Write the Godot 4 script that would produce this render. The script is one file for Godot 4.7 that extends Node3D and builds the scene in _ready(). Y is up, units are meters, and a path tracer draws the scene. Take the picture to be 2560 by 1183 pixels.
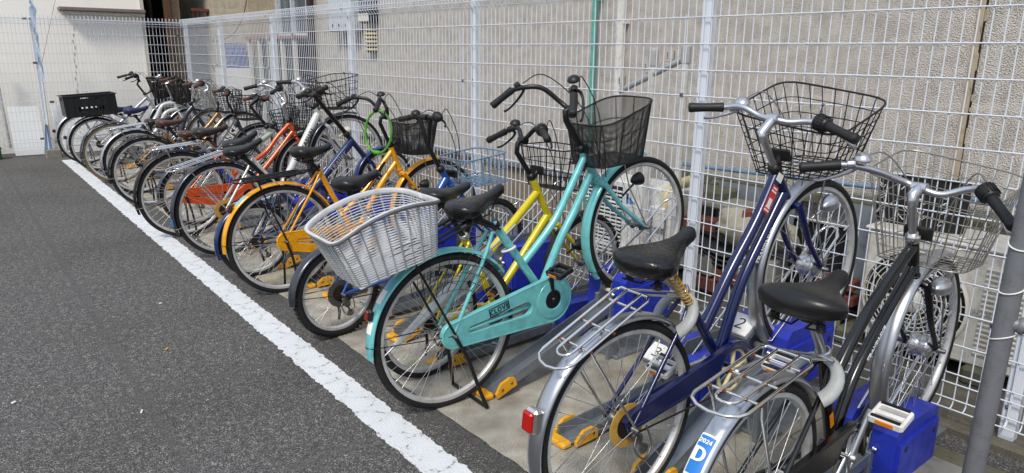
extends Node3D
# A bicycle park by a mesh fence. Ground plan: u runs along the fence away from the camera, v runs across towards the fence.

const HC := 1.5

class MB:
	var v := PackedVector3Array()
	var n := PackedVector3Array()
	var t := PackedInt32Array()
	func quad(a: Vector3, b: Vector3, c: Vector3, d: Vector3) -> void:
		var m := (b - a).cross(c - a)
		if m.length_squared() < 1e-18:
			m = (c - a).cross(d - a)
		m = m.normalized()
		var s := v.size()
		v.append(a); v.append(b); v.append(c); v.append(d)
		for k in 4: n.append(m)
		t.append_array(PackedInt32Array([s, s + 2, s + 1, s, s + 3, s + 2]))
	func tri(a: Vector3, b: Vector3, c: Vector3) -> void:
		var m := (b - a).cross(c - a).normalized()
		var s := v.size()
		v.append(a); v.append(b); v.append(c)
		for k in 3: n.append(m)
		t.append_array(PackedInt32Array([s, s + 2, s + 1]))
	func tube(p, r, k := 6, closed := false, caps := true) -> void:
		var c: int = p.size()
		if c < 2: return
		var s := v.size()
		var ta: Vector3 = (p[1] - p[0]).normalized()
		if closed: ta = (p[1] - p[c - 1]).normalized()
		var a := ta.cross(Vector3(0.31, 0.92, 0.24)).normalized()
		for j in c:
			var q0: Vector3 = p[(j - 1 + c) % c] if closed else p[maxi(j - 1, 0)]
			var q1: Vector3 = p[(j + 1) % c] if closed else p[mini(j + 1, c - 1)]
			var tn := (q1 - q0).normalized()
			a = (a - tn * a.dot(tn)).normalized()
			var b := tn.cross(a)
			var rr: float = r[j] if r is Array else r
			for i in k:
				var w := TAU * i / k
				var d := a * cos(w) + b * sin(w)
				v.append(p[j] + d * rr); n.append(d)
		var rows := c if closed else c - 1
		for j in rows:
			for i in k:
				var x := s + j * k + i
				var y := s + j * k + (i + 1) % k
				var x2 := s + ((j + 1) % c) * k + i
				var y2 := s + ((j + 1) % c) * k + (i + 1) % k
				t.append_array(PackedInt32Array([x, y2, y, x, x2, y2]))
		if caps and not closed:
			for e in 2:
				var o := s + (0 if e == 0 else (c - 1) * k)
				var nn: Vector3 = (p[0] - p[1]).normalized() if e == 0 else (p[c - 1] - p[c - 2]).normalized()
				var q := v.size()
				for i in k:
					v.append(v[o + i]); n.append(nn)
				for i in range(1, k - 1):
					if e == 0: t.append_array(PackedInt32Array([q, q + i, q + i + 1]))
					else: t.append_array(PackedInt32Array([q, q + i + 1, q + i]))
	func surf(rows: Array, wrap := false) -> void:
		var s := v.size()
		var m: int = rows[0].size()
		for r in rows:
			v.append_array(r)
			for k in m: n.append(Vector3.ZERO)
		var cols := m if wrap else m - 1
		for j in rows.size() - 1:
			for i in cols:
				var a := s + j * m + i
				var b := s + j * m + (i + 1) % m
				var d := a + m
				var c := b + m
				var nn := (v[b] - v[a]).cross(v[d] - v[a]) + (v[c] - v[b]).cross(v[d] - v[b])
				if nn.length_squared() < 1e-20: continue
				n[a] += nn; n[b] += nn; n[c] += nn; n[d] += nn
				t.append_array(PackedInt32Array([a, c, b, a, d, c]))
		for k in range(s, v.size()):
			n[k] = n[k].normalized() if n[k].length_squared() > 0.0 else Vector3.UP
	func lathe(prof: Array, o: Vector3, axis: Vector3, k := 24) -> void:
		axis = axis.normalized()
		var a := axis.cross(Vector3(0.2, 0.3, 0.93) if absf(axis.z) < 0.8 else Vector3(0, 1, 0)).normalized()
		var b := axis.cross(a)
		var rows := []
		for q in prof:
			var row := PackedVector3Array()
			for i in k:
				var w := TAU * i / k
				row.append(o + axis * q.y + (a * cos(w) + b * sin(w)) * q.x)
			rows.append(row)
		surf(rows, true)
	func box(c: Vector3, size: Vector3, bs := Basis.IDENTITY, bev := 0.0) -> void:
		var h := size * 0.5
		bev = minf(bev, minf(h.x, minf(h.y, h.z)) * 0.9)
		var P := func(x: float, y: float, z: float) -> Vector3: return c + bs * Vector3(x, y, z)
		var ax := [Vector3(1, 0, 0), Vector3(0, 1, 0), Vector3(0, 0, 1)]
		for d in 3:
			for sg in [-1.0, 1.0]:
				var e1: Vector3 = ax[(d + 1) % 3]
				var e2: Vector3 = ax[(d + 2) % 3]
				var cc: Vector3 = ax[d] * sg * h[d]
				var h1 := h[(d + 1) % 3] - bev
				var h2 := h[(d + 2) % 3] - bev
				var q := [cc - e1 * h1 - e2 * h2, cc + e1 * h1 - e2 * h2, cc + e1 * h1 + e2 * h2, cc - e1 * h1 + e2 * h2]
				if sg < 0: q.reverse()
				quad(c + bs * q[0], c + bs * q[1], c + bs * q[2], c + bs * q[3])
		if bev <= 0.0: return
		for d in 3:
			var e1 := (d + 1) % 3
			var e2 := (d + 2) % 3
			for s1 in [-1.0, 1.0]:
				for s2 in [-1.0, 1.0]:
					var p := []
					for k in 4:
						var w := Vector3.ZERO
						var lo := k == 0 or k == 3
						var first := k < 2
						w[d] = (-1.0 if lo else 1.0) * (h[d] - bev)
						w[e1] = s1 * (h[e1] if first else h[e1] - bev)
						w[e2] = s2 * (h[e2] - bev if first else h[e2])
						p.append(w)
					if s1 * s2 < 0: p.reverse()
					quad(c + bs * p[0], c + bs * p[1], c + bs * p[2], c + bs * p[3])
		for sx in [-1.0, 1.0]:
			for sy in [-1.0, 1.0]:
				for sz in [-1.0, 1.0]:
					var p := [Vector3(sx * h.x, sy * (h.y - bev), sz * (h.z - bev)), Vector3(sx * (h.x - bev), sy * h.y, sz * (h.z - bev)), Vector3(sx * (h.x - bev), sy * (h.y - bev), sz * h.z)]
					if sx * sy * sz < 0: p.reverse()
					tri(c + bs * p[0], c + bs * p[1], c + bs * p[2])
	func prism(poly: PackedVector2Array, z0: float, z1: float, xf := Transform3D.IDENTITY) -> void:
		if Geometry2D.is_polygon_clockwise(poly): poly.reverse()
		var ix := Geometry2D.triangulate_polygon(poly)
		for k in range(0, ix.size(), 3):
			var a := poly[ix[k]]
			var b := poly[ix[k + 1]]
			var c := poly[ix[k + 2]]
			if (b - a).cross(c - a) < 0:
				var w := b
				b = c; c = w
			tri(xf * Vector3(a.x, a.y, z1), xf * Vector3(b.x, b.y, z1), xf * Vector3(c.x, c.y, z1))
			tri(xf * Vector3(a.x, a.y, z0), xf * Vector3(c.x, c.y, z0), xf * Vector3(b.x, b.y, z0))
		for k in poly.size():
			var a := poly[k]
			var b := poly[(k + 1) % poly.size()]
			quad(xf * Vector3(a.x, a.y, z0), xf * Vector3(b.x, b.y, z0), xf * Vector3(b.x, b.y, z1), xf * Vector3(a.x, a.y, z1))
	func ball(c: Vector3, r: Vector3, k := 12) -> void:
		var rows := []
		var half: int = k / 2
		for j in half + 1:
			var f := -PI / 2 + PI * j / half
			var row := PackedVector3Array()
			for i in k:
				var w := -TAU * i / k
				row.append(c + Vector3(r.x * cos(f) * cos(w), r.y * sin(f), r.z * cos(f) * sin(w)))
			rows.append(row)
		surf(rows, true)
	func mesh() -> ArrayMesh:
		var a := []
		a.resize(Mesh.ARRAY_MAX)
		a[Mesh.ARRAY_VERTEX] = v
		a[Mesh.ARRAY_NORMAL] = n
		a[Mesh.ARRAY_INDEX] = t
		var m := ArrayMesh.new()
		m.add_surface_from_arrays(Mesh.PRIMITIVE_TRIANGLES, a)
		return m

var used := {}
var mats := {}
var cache := {}
var rng := RandomNumberGenerator.new()

func P3(u: float, v: float, h := 0.0) -> Vector3: return Vector3(v, h, -u)

func numbered(s: String) -> String:
	if not used.has(s):
		used[s] = 0
		return s
	used[s] += 1
	return "%s_%03d" % [s, used[s]]

func tag(o: Node, label := "", category := "", group := "", kind := "") -> Node:
	if label: o.set_meta("label", label)
	if category: o.set_meta("category", category)
	if group: o.set_meta("group", group)
	if kind: o.set_meta("kind", kind)
	return o

func thing(called: String, label: String, category: String, at := Vector3.ZERO, turn := 0.0, group := "") -> Node3D:
	var o := Node3D.new()
	o.name = numbered(called)
	add_child(o)
	o.position = at
	o.rotation.y = turn
	tag(o, label, category, group)
	return o

func part(parent: Node, called: String, m, mat: Material, label := "") -> MeshInstance3D:
	var o := MeshInstance3D.new()
	o.mesh = m.mesh() if m is MB else m
	o.name = numbered(called) if parent == self else called
	o.material_override = mat
	parent.add_child(o, true)
	if label: o.set_meta("label", label)
	return o

func solo(called: String, m, mat: Material, label: String, category: String, group := "") -> MeshInstance3D:
	var o := part(self, called, m, mat)
	tag(o, label, category, group)
	return o

func struct(called: String, m, mat: Material) -> MeshInstance3D:
	var o := part(self, called, m, mat)
	o.set_meta("kind", "structure")
	return o

# ---------------------------------------------------------------- materials
func noise_bytes(size: int, seed_: int, freq: float, type := FastNoiseLite.TYPE_SIMPLEX_SMOOTH, oct := 3, cell := -1) -> PackedByteArray:
	var f := FastNoiseLite.new()
	f.seed = seed_
	f.frequency = freq
	f.noise_type = type
	f.fractal_type = FastNoiseLite.FRACTAL_FBM if oct > 1 else FastNoiseLite.FRACTAL_NONE
	f.fractal_octaves = oct
	if cell >= 0: f.cellular_return_type = cell
	var im := f.get_seamless_image(size, size, false, false, 0.1, true)
	im.convert(Image.FORMAT_L8)
	return im.get_data()

func tex_from(size: int, b: PackedByteArray, fmt := Image.FORMAT_RGB8) -> ImageTexture:
	var im := Image.create_from_data(size, size, false, fmt, b)
	return ImageTexture.create_from_image(im)

func mix_tex(size: int, fine: PackedByteArray, coarse: PackedByteArray, ramp: Gradient, kc := 0.5) -> ImageTexture:
	var lut := PackedByteArray()
	for k in 512:
		var c := ramp.sample(k / 511.0)
		lut.append(int(clampf(c.r, 0, 1) * 255)); lut.append(int(clampf(c.g, 0, 1) * 255)); lut.append(int(clampf(c.b, 0, 1) * 255))
	var o := PackedByteArray()
	o.resize(size * size * 3)
	var kf := 1.0 - kc
	for k in size * size:
		var w := int((fine[k] * kf + coarse[k] * kc) * 2.0) * 3
		o[k * 3] = lut[w]; o[k * 3 + 1] = lut[w + 1]; o[k * 3 + 2] = lut[w + 2]
	return tex_from(size, o)

func bump_tex(size: int, b: PackedByteArray, k: float) -> ImageTexture:
	var im := Image.create_from_data(size, size, false, Image.FORMAT_L8, b)
	im.convert(Image.FORMAT_RGBA8)
	im.bump_map_to_normal_map(k)
	return ImageTexture.create_from_image(im)

func ramp(pairs: Array) -> Gradient:
	var g := Gradient.new()
	var of := PackedFloat32Array()
	var co := PackedColorArray()
	for q in pairs:
		of.append(q[0]); co.append(q[1])
	g.offsets = of
	g.colors = co
	return g

var t_grime: ImageTexture
var t_rough: ImageTexture
var t_grain: ImageTexture

func flat(key: String, c: Color, rough := 0.6, metal := 0.0, grime := true) -> StandardMaterial3D:
	if mats.has(key): return mats[key]
	var m := StandardMaterial3D.new()
	m.albedo_color = c
	m.roughness = rough
	m.metallic = metal
	m.metallic_specular = 0.5
	if grime:
		m.albedo_texture = t_grime
		m.uv1_triplanar = true
		m.uv1_scale = Vector3.ONE * 2.3
		m.roughness_texture = t_rough
		m.roughness = minf(1.0, rough * 1.2)
	mats[key] = m
	return m

func paint(key: String, c: Color) -> StandardMaterial3D:
	var m := flat("paint_" + key, c, 0.26, 0.15)
	m.clearcoat_enabled = true
	m.clearcoat = 0.5
	m.clearcoat_roughness = 0.18
	return m

func c8(r: int, g: int, b: int) -> Color: return Color8(r, g, b)

func make_materials() -> void:
	var n1 := noise_bytes(512, 5, 0.012, FastNoiseLite.TYPE_SIMPLEX_SMOOTH, 5)
	var n2 := noise_bytes(512, 9, 0.09, FastNoiseLite.TYPE_SIMPLEX_SMOOTH, 3)
	t_grime = mix_tex(512, n2, n1, ramp([[0.0, c8(196, 190, 180)], [0.34, c8(234, 231, 226)], [0.5, c8(248, 247, 246)], [1.0, c8(255, 255, 255)]]), 0.65)
	t_rough = mix_tex(512, n2, n1, ramp([[0.0, c8(255, 255, 255)], [0.4, c8(210, 210, 210)], [0.65, c8(170, 170, 170)], [1.0, c8(140, 140, 140)]]), 0.5)
	t_grain = bump_tex(512, noise_bytes(512, 21, 0.16, FastNoiseLite.TYPE_CELLULAR, 1, FastNoiseLite.RETURN_DISTANCE), 2.0)
	flat("rubber", c8(24, 23, 23), 0.9)
	flat("black", c8(17, 17, 18), 0.42)
	flat("blackplastic", c8(20, 20, 21), 0.5)
	flat("grip", c8(22, 22, 24), 0.6)
	flat("browngrip", c8(88, 48, 36), 0.6)
	var s := flat("saddle", c8(17, 17, 18), 0.4)
	s.normal_enabled = true; s.normal_texture = t_grain; s.normal_scale = 0.25; s.uv1_scale = Vector3.ONE * 9
	var s2 := flat("cover", c8(14, 14, 16), 0.28)
	s2.normal_enabled = true
	s2.normal_texture = bump_tex(512, noise_bytes(512, 33, 0.02, FastNoiseLite.TYPE_SIMPLEX_SMOOTH, 3), 14.0)
	s2.normal_scale = 0.28
	s2.uv1_scale = Vector3.ONE * 4
	flat("saddlebrown", c8(78, 47, 40), 0.4)
	flat("saddledark", c8(36, 28, 28), 0.4)
	flat("saddleblue", c8(35, 42, 88), 0.4)
	flat("chrome", c8(226, 224, 220), 0.18, 1.0, false)
	flat("alloy", c8(205, 205, 207), 0.3, 1.0, false)
	flat("fendersteel", c8(188, 190, 195), 0.33, 1.0, false)
	flat("fenderdark", c8(84, 88, 98), 0.3, 0.7)
	flat("rim", c8(206, 207, 208), 0.45, 0.35)
	flat("spoke", c8(205, 207, 210), 0.35, 0.8)
	flat("spokedark", c8(120, 122, 124), 0.45, 0.8)
	flat("wire", c8(178, 174, 166), 0.35, 0.9)
	flat("blackwire", c8(22, 21, 21), 0.5)
	flat("bluewire", c8(112, 142, 172), 0.45)
	flat("rust", c8(118, 66, 34), 0.85)
	flat("whitefence", c8(216, 222, 231), 0.4, 0.0, false)
	flat("white", c8(232, 232, 230), 0.5)
	flat("offwhite", c8(222, 220, 212), 0.55)
	flat("greyplastic", c8(168, 172, 173), 0.55)
	flat("basketgrey", c8(206, 208, 212), 0.55)
	flat("basketrim", c8(104, 106, 110), 0.5)
	flat("galv", c8(136, 144, 152), 0.45, 0.55)
	flat("galvdark", c8(88, 93, 100), 0.55, 0.4)
	flat("blue", c8(36, 54, 176), 0.42)
	flat("yellowstop", c8(236, 170, 20), 0.5)
	flat("redlens", c8(176, 22, 18), 0.2)
	flat("darkred", c8(120, 40, 30), 0.3)
	flat("amber", c8(240, 140, 16), 0.3)
	flat("ivory", c8(222, 208, 160), 0.5)
	flat("gearyellow", c8(196, 154, 70), 0.6)
	flat("chain", c8(62, 50, 40), 0.55, 0.6)
	flat("cable", c8(22, 22, 24), 0.5)
	flat("greycable", c8(120, 122, 128), 0.5)
	flat("coil", c8(196, 150, 40), 0.5)
	flat("greenlock", c8(82, 168, 40), 0.35)
	flat("ink", c8(28, 28, 30), 0.6, 0.0, false)
	flat("inkwhite", c8(236, 236, 232), 0.55, 0.0, false)
	flat("inkblue", c8(30, 120, 200), 0.5, 0.0, false)
	flat("inkred", c8(205, 52, 44), 0.5, 0.0, false)
	flat("inklight", c8(120, 190, 222), 0.5, 0.0, false)
	flat("inkgrey", c8(150, 152, 155), 0.55, 0.0, false)
	flat("polegrey", c8(122, 124, 130), 0.55, 0.2)
	flat("bulb", c8(226, 222, 200), 0.3)
	flat("ac", c8(214, 211, 203), 0.5)
	flat("acdark", c8(30, 30, 31), 0.7)
	flat("brick", c8(112, 60, 48), 0.85)
	flat("rooftile", c8(62, 62, 64), 0.6)
	flat("cement", c8(138, 136, 128), 0.92)
	flat("moss", c8(98, 97, 78), 0.95)
	flat("rock", c8(170, 164, 148), 0.95)
	flat("zinc", c8(138, 146, 156), 0.5, 0.3)
	flat("bluepipe", c8(110, 142, 172), 0.5)
	flat("greenpipe", c8(92, 172, 160), 0.45)
	flat("greypipe", c8(220, 219, 215), 0.45)
	flat("laundry", c8(168, 170, 171), 0.5)
	flat("laundrypole", c8(206, 204, 198), 0.45)
	flat("joint", c8(178, 164, 142), 0.9)
	flat("brownpipe", c8(52, 32, 34), 0.4)
	flat("darkvoid", c8(22, 20, 19), 0.95)
	flat("wood", c8(92, 66, 46), 0.8)
	flat("tanpost", c8(150, 128, 104), 0.8)
	flat("eave", c8(128, 116, 110), 0.6)
	flat("eavelight", c8(206, 200, 192), 0.6)
	flat("board", c8(246, 245, 241), 0.55, 0.0, false)
	flat("pallet", c8(70, 104, 190), 0.5)
	flat("curtain", c8(196, 202, 204), 0.8)
	flat("sash", c8(196, 206, 216), 0.4)
	flat("ribbonwhite", c8(222, 228, 234), 0.7)
	flat("ribbonblue", c8(104, 146, 186), 0.7)
	flat("greenbox", c8(26, 96, 44), 0.6)
	flat("umbrella", c8(222, 222, 216), 0.3)
	flat("cloth", c8(26, 25, 27), 0.8)
	flat("rubberroof", c8(150, 112, 104), 0.8)
	var chk := PackedByteArray()
	for y in 64:
		for x in 64:
			var on: bool = (int(x / 16) + int(y / 16)) % 2 == 0
			var q := c8(128, 166, 204) if on else c8(228, 233, 238)
			chk.append(q.r8); chk.append(q.g8); chk.append(q.b8)
	var ck := StandardMaterial3D.new()
	ck.albedo_texture = tex_from(64, chk)
	ck.uv1_triplanar = true
	ck.uv1_scale = Vector3.ONE * 14.0
	ck.roughness = 0.7
	mats["checked"] = ck
	var glass := StandardMaterial3D.new()
	glass.albedo_color = Color(0.32, 0.38, 0.4, 0.35)
	glass.transparency = BaseMaterial3D.TRANSPARENCY_ALPHA
	glass.roughness = 0.04
	mats["glass"] = glass
	var clear := StandardMaterial3D.new()
	clear.albedo_color = Color(0.85, 0.87, 0.9, 0.3)
	clear.transparency = BaseMaterial3D.TRANSPARENCY_ALPHA
	clear.roughness = 0.05
	mats["clearlens"] = clear
	# asphalt
	var st := noise_bytes(1024, 101, 0.24, FastNoiseLite.TYPE_CELLULAR, 1, FastNoiseLite.RETURN_CELL_VALUE)
	var sp := noise_bytes(1024, 102, 0.02, FastNoiseLite.TYPE_SIMPLEX_SMOOTH, 4)
	var asp := StandardMaterial3D.new()
	asp.albedo_texture = mix_tex(1024, st, sp, ramp([[0.0, c8(46, 46, 46)], [0.25, c8(64, 63, 63)], [0.48, c8(84, 83, 82)], [0.66, c8(96, 94, 93)], [0.78, c8(114, 111, 108)], [0.88, c8(156, 152, 147)], [1.0, c8(206, 203, 197)]]), 0.22)
	asp.vertex_color_use_as_albedo = true
	asp.uv1_triplanar = true; asp.uv1_world_triplanar = true
	asp.uv1_scale = Vector3.ONE * 1.05
	asp.roughness = 0.92
	asp.normal_enabled = true
	asp.normal_texture = bump_tex(1024, noise_bytes(1024, 103, 0.16, FastNoiseLite.TYPE_CELLULAR, 1, FastNoiseLite.RETURN_DISTANCE), 7.0)
	asp.normal_scale = 0.55
	mats["asphalt"] = asp
	# concrete slab
	var cn := noise_bytes(1024, 111, 0.3, FastNoiseLite.TYPE_SIMPLEX_SMOOTH, 2)
	var cc := noise_bytes(1024, 112, 0.008, FastNoiseLite.TYPE_SIMPLEX_SMOOTH, 5)
	var con := StandardMaterial3D.new()
	con.albedo_texture = mix_tex(1024, cn, cc, ramp([[0.25, c8(96, 90, 80)], [0.40, c8(142, 136, 124)], [0.5, c8(166, 160, 148)], [0.62, c8(188, 183, 172)], [0.8, c8(216, 212, 203)]]), 0.25)
	con.vertex_color_use_as_albedo = true
	con.uv1_triplanar = true; con.uv1_world_triplanar = true
	con.uv1_scale = Vector3.ONE * 0.7
	con.roughness = 0.93
	con.normal_enabled = true
	con.normal_texture = bump_tex(1024, cn, 3.0)
	con.normal_scale = 0.5
	mats["concrete"] = con
	var cd := con.duplicate()
	cd.albedo_color = c8(150, 148, 142)
	mats["concretedark"] = cd
	# stucco
	var sn := noise_bytes(1024, 121, 0.085, FastNoiseLite.TYPE_SIMPLEX_SMOOTH, 3)
	var sc := noise_bytes(1024, 122, 0.006, FastNoiseLite.TYPE_SIMPLEX_SMOOTH, 4)
	for q in [["stucco", c8(224, 217, 209)], ["stuccowarm", c8(238, 226, 206)], ["stuccoshade", c8(196, 182, 158)], ["stuccobase", c8(186, 172, 150)]]:  # the darker cream tone has the shade on the walls mixed in
		var su := StandardMaterial3D.new()
		su.albedo_texture = mix_tex(1024, sn, sc, ramp([[0.22, c8(176, 174, 171)], [0.42, c8(222, 221, 218)], [0.55, c8(238, 237, 235)], [0.78, c8(254, 254, 253)]]), 0.3) if q[0] == "stucco" else mats["stucco"].albedo_texture
		su.albedo_color = q[1]
		su.uv1_triplanar = true; su.uv1_world_triplanar = true
		su.uv1_scale = Vector3.ONE * 1.15
		su.roughness = 0.92
		su.normal_enabled = true
		su.normal_texture = bump_tex(1024, sn, 7.0) if q[0] == "stucco" else mats["stucco"].normal_texture
		su.normal_scale = 1.9
		mats[q[0]] = su
	var smooth := flat("plaster", c8(248, 243, 235), 0.8, 0.0, false)
	# worn road paint
	var pn := noise_bytes(1024, 131, 0.0085, FastNoiseLite.TYPE_CELLULAR, 3, FastNoiseLite.RETURN_DISTANCE2_SUB)
	var pp := noise_bytes(1024, 132, 0.05, FastNoiseLite.TYPE_SIMPLEX_SMOOTH, 4)
	var pa := StandardMaterial3D.new()
	pa.albedo_texture = mix_tex(1024, pn, pp, ramp([[0.0, c8(140, 138, 136)], [0.17, c8(160, 159, 157)], [0.195, c8(205, 207, 209)], [0.32, c8(216, 219, 222)], [1.0, c8(226, 228, 230)]]), 0.3)
	pa.uv1_triplanar = true; pa.uv1_world_triplanar = true
	pa.uv1_scale = Vector3.ONE * 0.9
	pa.roughness = 0.75
	pa.normal_enabled = true
	pa.normal_texture = asp.normal_texture
	pa.normal_scale = 0.3
	mats["roadpaint"] = pa

# ---------------------------------------------------------------- shape helpers
func catmull(p: Array, k := 5) -> Array:
	var o := []
	for j in p.size() - 1:
		var a: Vector3 = p[maxi(j - 1, 0)]
		var b: Vector3 = p[j]
		var c: Vector3 = p[j + 1]
		var d: Vector3 = p[mini(j + 2, p.size() - 1)]
		for i in k:
			var f := float(i) / k
			o.append(0.5 * ((2.0 * b) + (c - a) * f + (2.0 * a - 5.0 * b + 4.0 * c - d) * f * f + (3.0 * b - a - 3.0 * c + d) * f * f * f))
	o.append(p[-1])
	return o

func v2(p, z := 0.0) -> Vector3: return Vector3(p.x, p.y, z)

func arc(c: Vector3, r: float, a0: float, a1: float, k: int, z := 0.0) -> Array:
	var o := []
	for i in k + 1:
		var w := deg_to_rad(lerpf(a0, a1, float(i) / k))
		o.append(c + Vector3(cos(w) * r, sin(w) * r, z))
	return o

func rrect(k: int, ex := 5.0) -> PackedVector2Array:
	var key := "rr%d_%s" % [k, ex]
	if cache.has(key): return cache[key]
	var raw := PackedVector2Array()
	for i in 400:
		var w := TAU * i / 400.0
		var c := cos(w)
		var s := sin(w)
		raw.append(Vector2(signf(c) * pow(absf(c), 2.0 / ex), signf(s) * pow(absf(s), 2.0 / ex)))
	var total := 0.0
	for i in 400: total += raw[i].distance_to(raw[(i + 1) % 400])
	var o := PackedVector2Array()
	var step := total / k
	var acc := 0.0
	var nxt := 0.0
	for i in 400:
		var d := raw[i].distance_to(raw[(i + 1) % 400])
		while nxt <= acc + d and o.size() < k:
			o.append(raw[i].lerp(raw[(i + 1) % 400], (nxt - acc) / d))
			nxt += step
		acc += d
	cache[key] = o
	return o

func fender(mb: MB, c: Vector3, R: float, a0: float, a1: float, w: float) -> void:
	var rows := []
	for i in 37:
		var f := i / 36.0
		var an := deg_to_rad(lerpf(a0, a1, f))
		var rd := Vector3(cos(an), sin(an), 0)
		var ww := w
		if f < 0.04 or f > 0.96: ww = w * 0.8
		var row := PackedVector3Array()
		for k in 9:
			var b := lerpf(-1.5, 1.5, k / 8.0)
			row.append(c + rd * (R + 0.016 * cos(b) - 0.004) + Vector3(0, 0, sin(b) * ww * 0.5))
		for k in 9:
			var b := lerpf(1.5, -1.5, k / 8.0)
			row.append(c + rd * (R + 0.0145 * cos(b) - 0.006) + Vector3(0, 0, sin(b) * (ww * 0.5 - 0.0018)))
		rows.append(row)
	mb.surf(rows, true)

func text(parent: Node, called: String, s: String, height: float, at: Vector3, bs: Basis, mat: Material, bold := true, serif := false, wide := 1.0) -> void:
	var f := SystemFont.new()
	f.font_names = PackedStringArray(["Droid Serif" if serif else "Droid Sans"])
	f.font_weight = 700 if bold else 400
	var m := TextMesh.new()
	m.font = f
	m.text = s
	m.font_size = 48
	m.depth = 0.0012
	m.pixel_size = height / (48.0 * 0.72)
	m.curve_step = 2.0
	var o := part(parent, called, m, mat)
	o.transform = Transform3D(bs * Basis.from_scale(Vector3(wide, 1, 1)), at)

func along(d: Vector2) -> Basis:
	d = d.normalized()
	return Basis(Vector3(d.x, d.y, 0), Vector3(-d.y, d.x, 0), Vector3(0, 0, 1))

# ---------------------------------------------------------------- bicycle
func wheel_meshes(R: float, tw: float, fat: bool) -> Dictionary:
	var key := "wheel%.3f_%.3f" % [R, tw]
	if cache.has(key): return cache[key]
	var d := {}
	var ty := MB.new()
	var pr := []
	for k in 13:
		var a := lerpf(-2.25, 2.25, k / 12.0)
		pr.append(Vector2(R - tw * 0.5 + cos(a) * tw * 0.5, sin(a) * tw * 0.5))
	ty.lathe(pr, Vector3.ZERO, Vector3(0, 0, 1), 72)
	if fat:
		for k in 60:
			for s in [-1, 1]:
				var a := TAU * (k + (0.25 if s > 0 else 0.0)) / 60.0
				ty.box(Vector3(cos(a), sin(a), 0) * (R - 0.0035) + Vector3(0, 0, s * tw * 0.27), Vector3(0.008, 0.012, tw * 0.36), Basis(Vector3(0, 0, 1), a))
	d.tyre = ty.mesh()
	var ri := MB.new()
	var ro := R - tw * 0.78
	var rin := ro - 0.021
	ri.lathe([Vector2(rin, -0.004), Vector2(rin, 0.004), Vector2(rin + 0.006, 0.012), Vector2(rin + 0.006, 0.012), Vector2(ro, 0.0125), Vector2(ro, 0.0125), Vector2(ro, -0.0125), Vector2(ro, -0.0125), Vector2(rin + 0.006, -0.012), Vector2(rin + 0.006, -0.012), Vector2(rin, -0.004)], Vector3.ZERO, Vector3(0, 0, 1), 72)
	ri.tube([Vector3(cos(-1.0), sin(-1.0), 0) * rin, Vector3(cos(-1.0), sin(-1.0), 0) * (rin - 0.035)], 0.004, 6)
	d.rim = ri.mesh()
	var so := MB.new()
	for k in 36:
		var a := TAU * k / 36.0
		var s := 1.0 if k % 2 == 0 else -1.0
		var b := a + (0.75 if (k / 2) % 2 == 0 else -0.75)
		so.tube([Vector3(cos(b) * 0.022, sin(b) * 0.022, s * 0.03), Vector3(cos(a) * (rin + 0.002), sin(a) * (rin + 0.002), s * 0.003)], 0.0012, 4, false, false)
		so.tube([Vector3(cos(a) * (rin + 0.002), sin(a) * (rin + 0.002), s * 0.003), Vector3(cos(a) * (rin - 0.012), sin(a) * (rin - 0.012), s * 0.0045)], 0.0022, 5, false)
	d.spokes = so.mesh()
	var hb := MB.new()
	hb.lathe([Vector2(0.005, -0.055), Vector2(0.008, -0.055), Vector2(0.008, -0.034), Vector2(0.026, -0.033), Vector2(0.026, -0.028), Vector2(0.016, -0.024), Vector2(0.014, 0.0), Vector2(0.016, 0.024), Vector2(0.026, 0.028), Vector2(0.026, 0.033), Vector2(0.008, 0.034), Vector2(0.008, 0.055), Vector2(0.001, 0.055)], Vector3.ZERO, Vector3(0, 0, 1), 16)
	d.hub = hb.mesh()
	var dy := MB.new()
	dy.lathe([Vector2(0.006, -0.055), Vector2(0.012, -0.045), Vector2(0.036, -0.036), Vector2(0.041, -0.026), Vector2(0.041, -0.004), Vector2(0.035, -0.003), Vector2(0.035, 0.003), Vector2(0.041, 0.004), Vector2(0.041, 0.026), Vector2(0.034, 0.036), Vector2(0.012, 0.045), Vector2(0.006, 0.055), Vector2(0.001, 0.055)], Vector3.ZERO, Vector3(0, 0, 1), 24)
	d.dynamo = dy.mesh()
	cache[key] = d
	return d

func add_wheel(b: Node3D, called: String, at: Vector3, R: float, tw: float, d: Dictionary, turn: float, big_hub: bool, basis := Basis.IDENTITY) -> void:
	var w := wheel_meshes(R, tw, d.get("fat", false))
	var r := part(b, called, w.rim, mats[d.get("rim", "rim")])
	r.transform = Transform3D(basis * Basis(Vector3(0, 0, 1), turn), at)
	part(r, "tyre", w.tyre, mats[d.get("tyre", "rubber")])
	var s := part(r, "spokes", w.spokes, mats["spoke"])
	s.set_meta("kind", "stuff")
	part(r, "hub", w.dynamo if big_hub else w.hub, mats["alloy"] if big_hub else mats["spokedark"])

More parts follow.
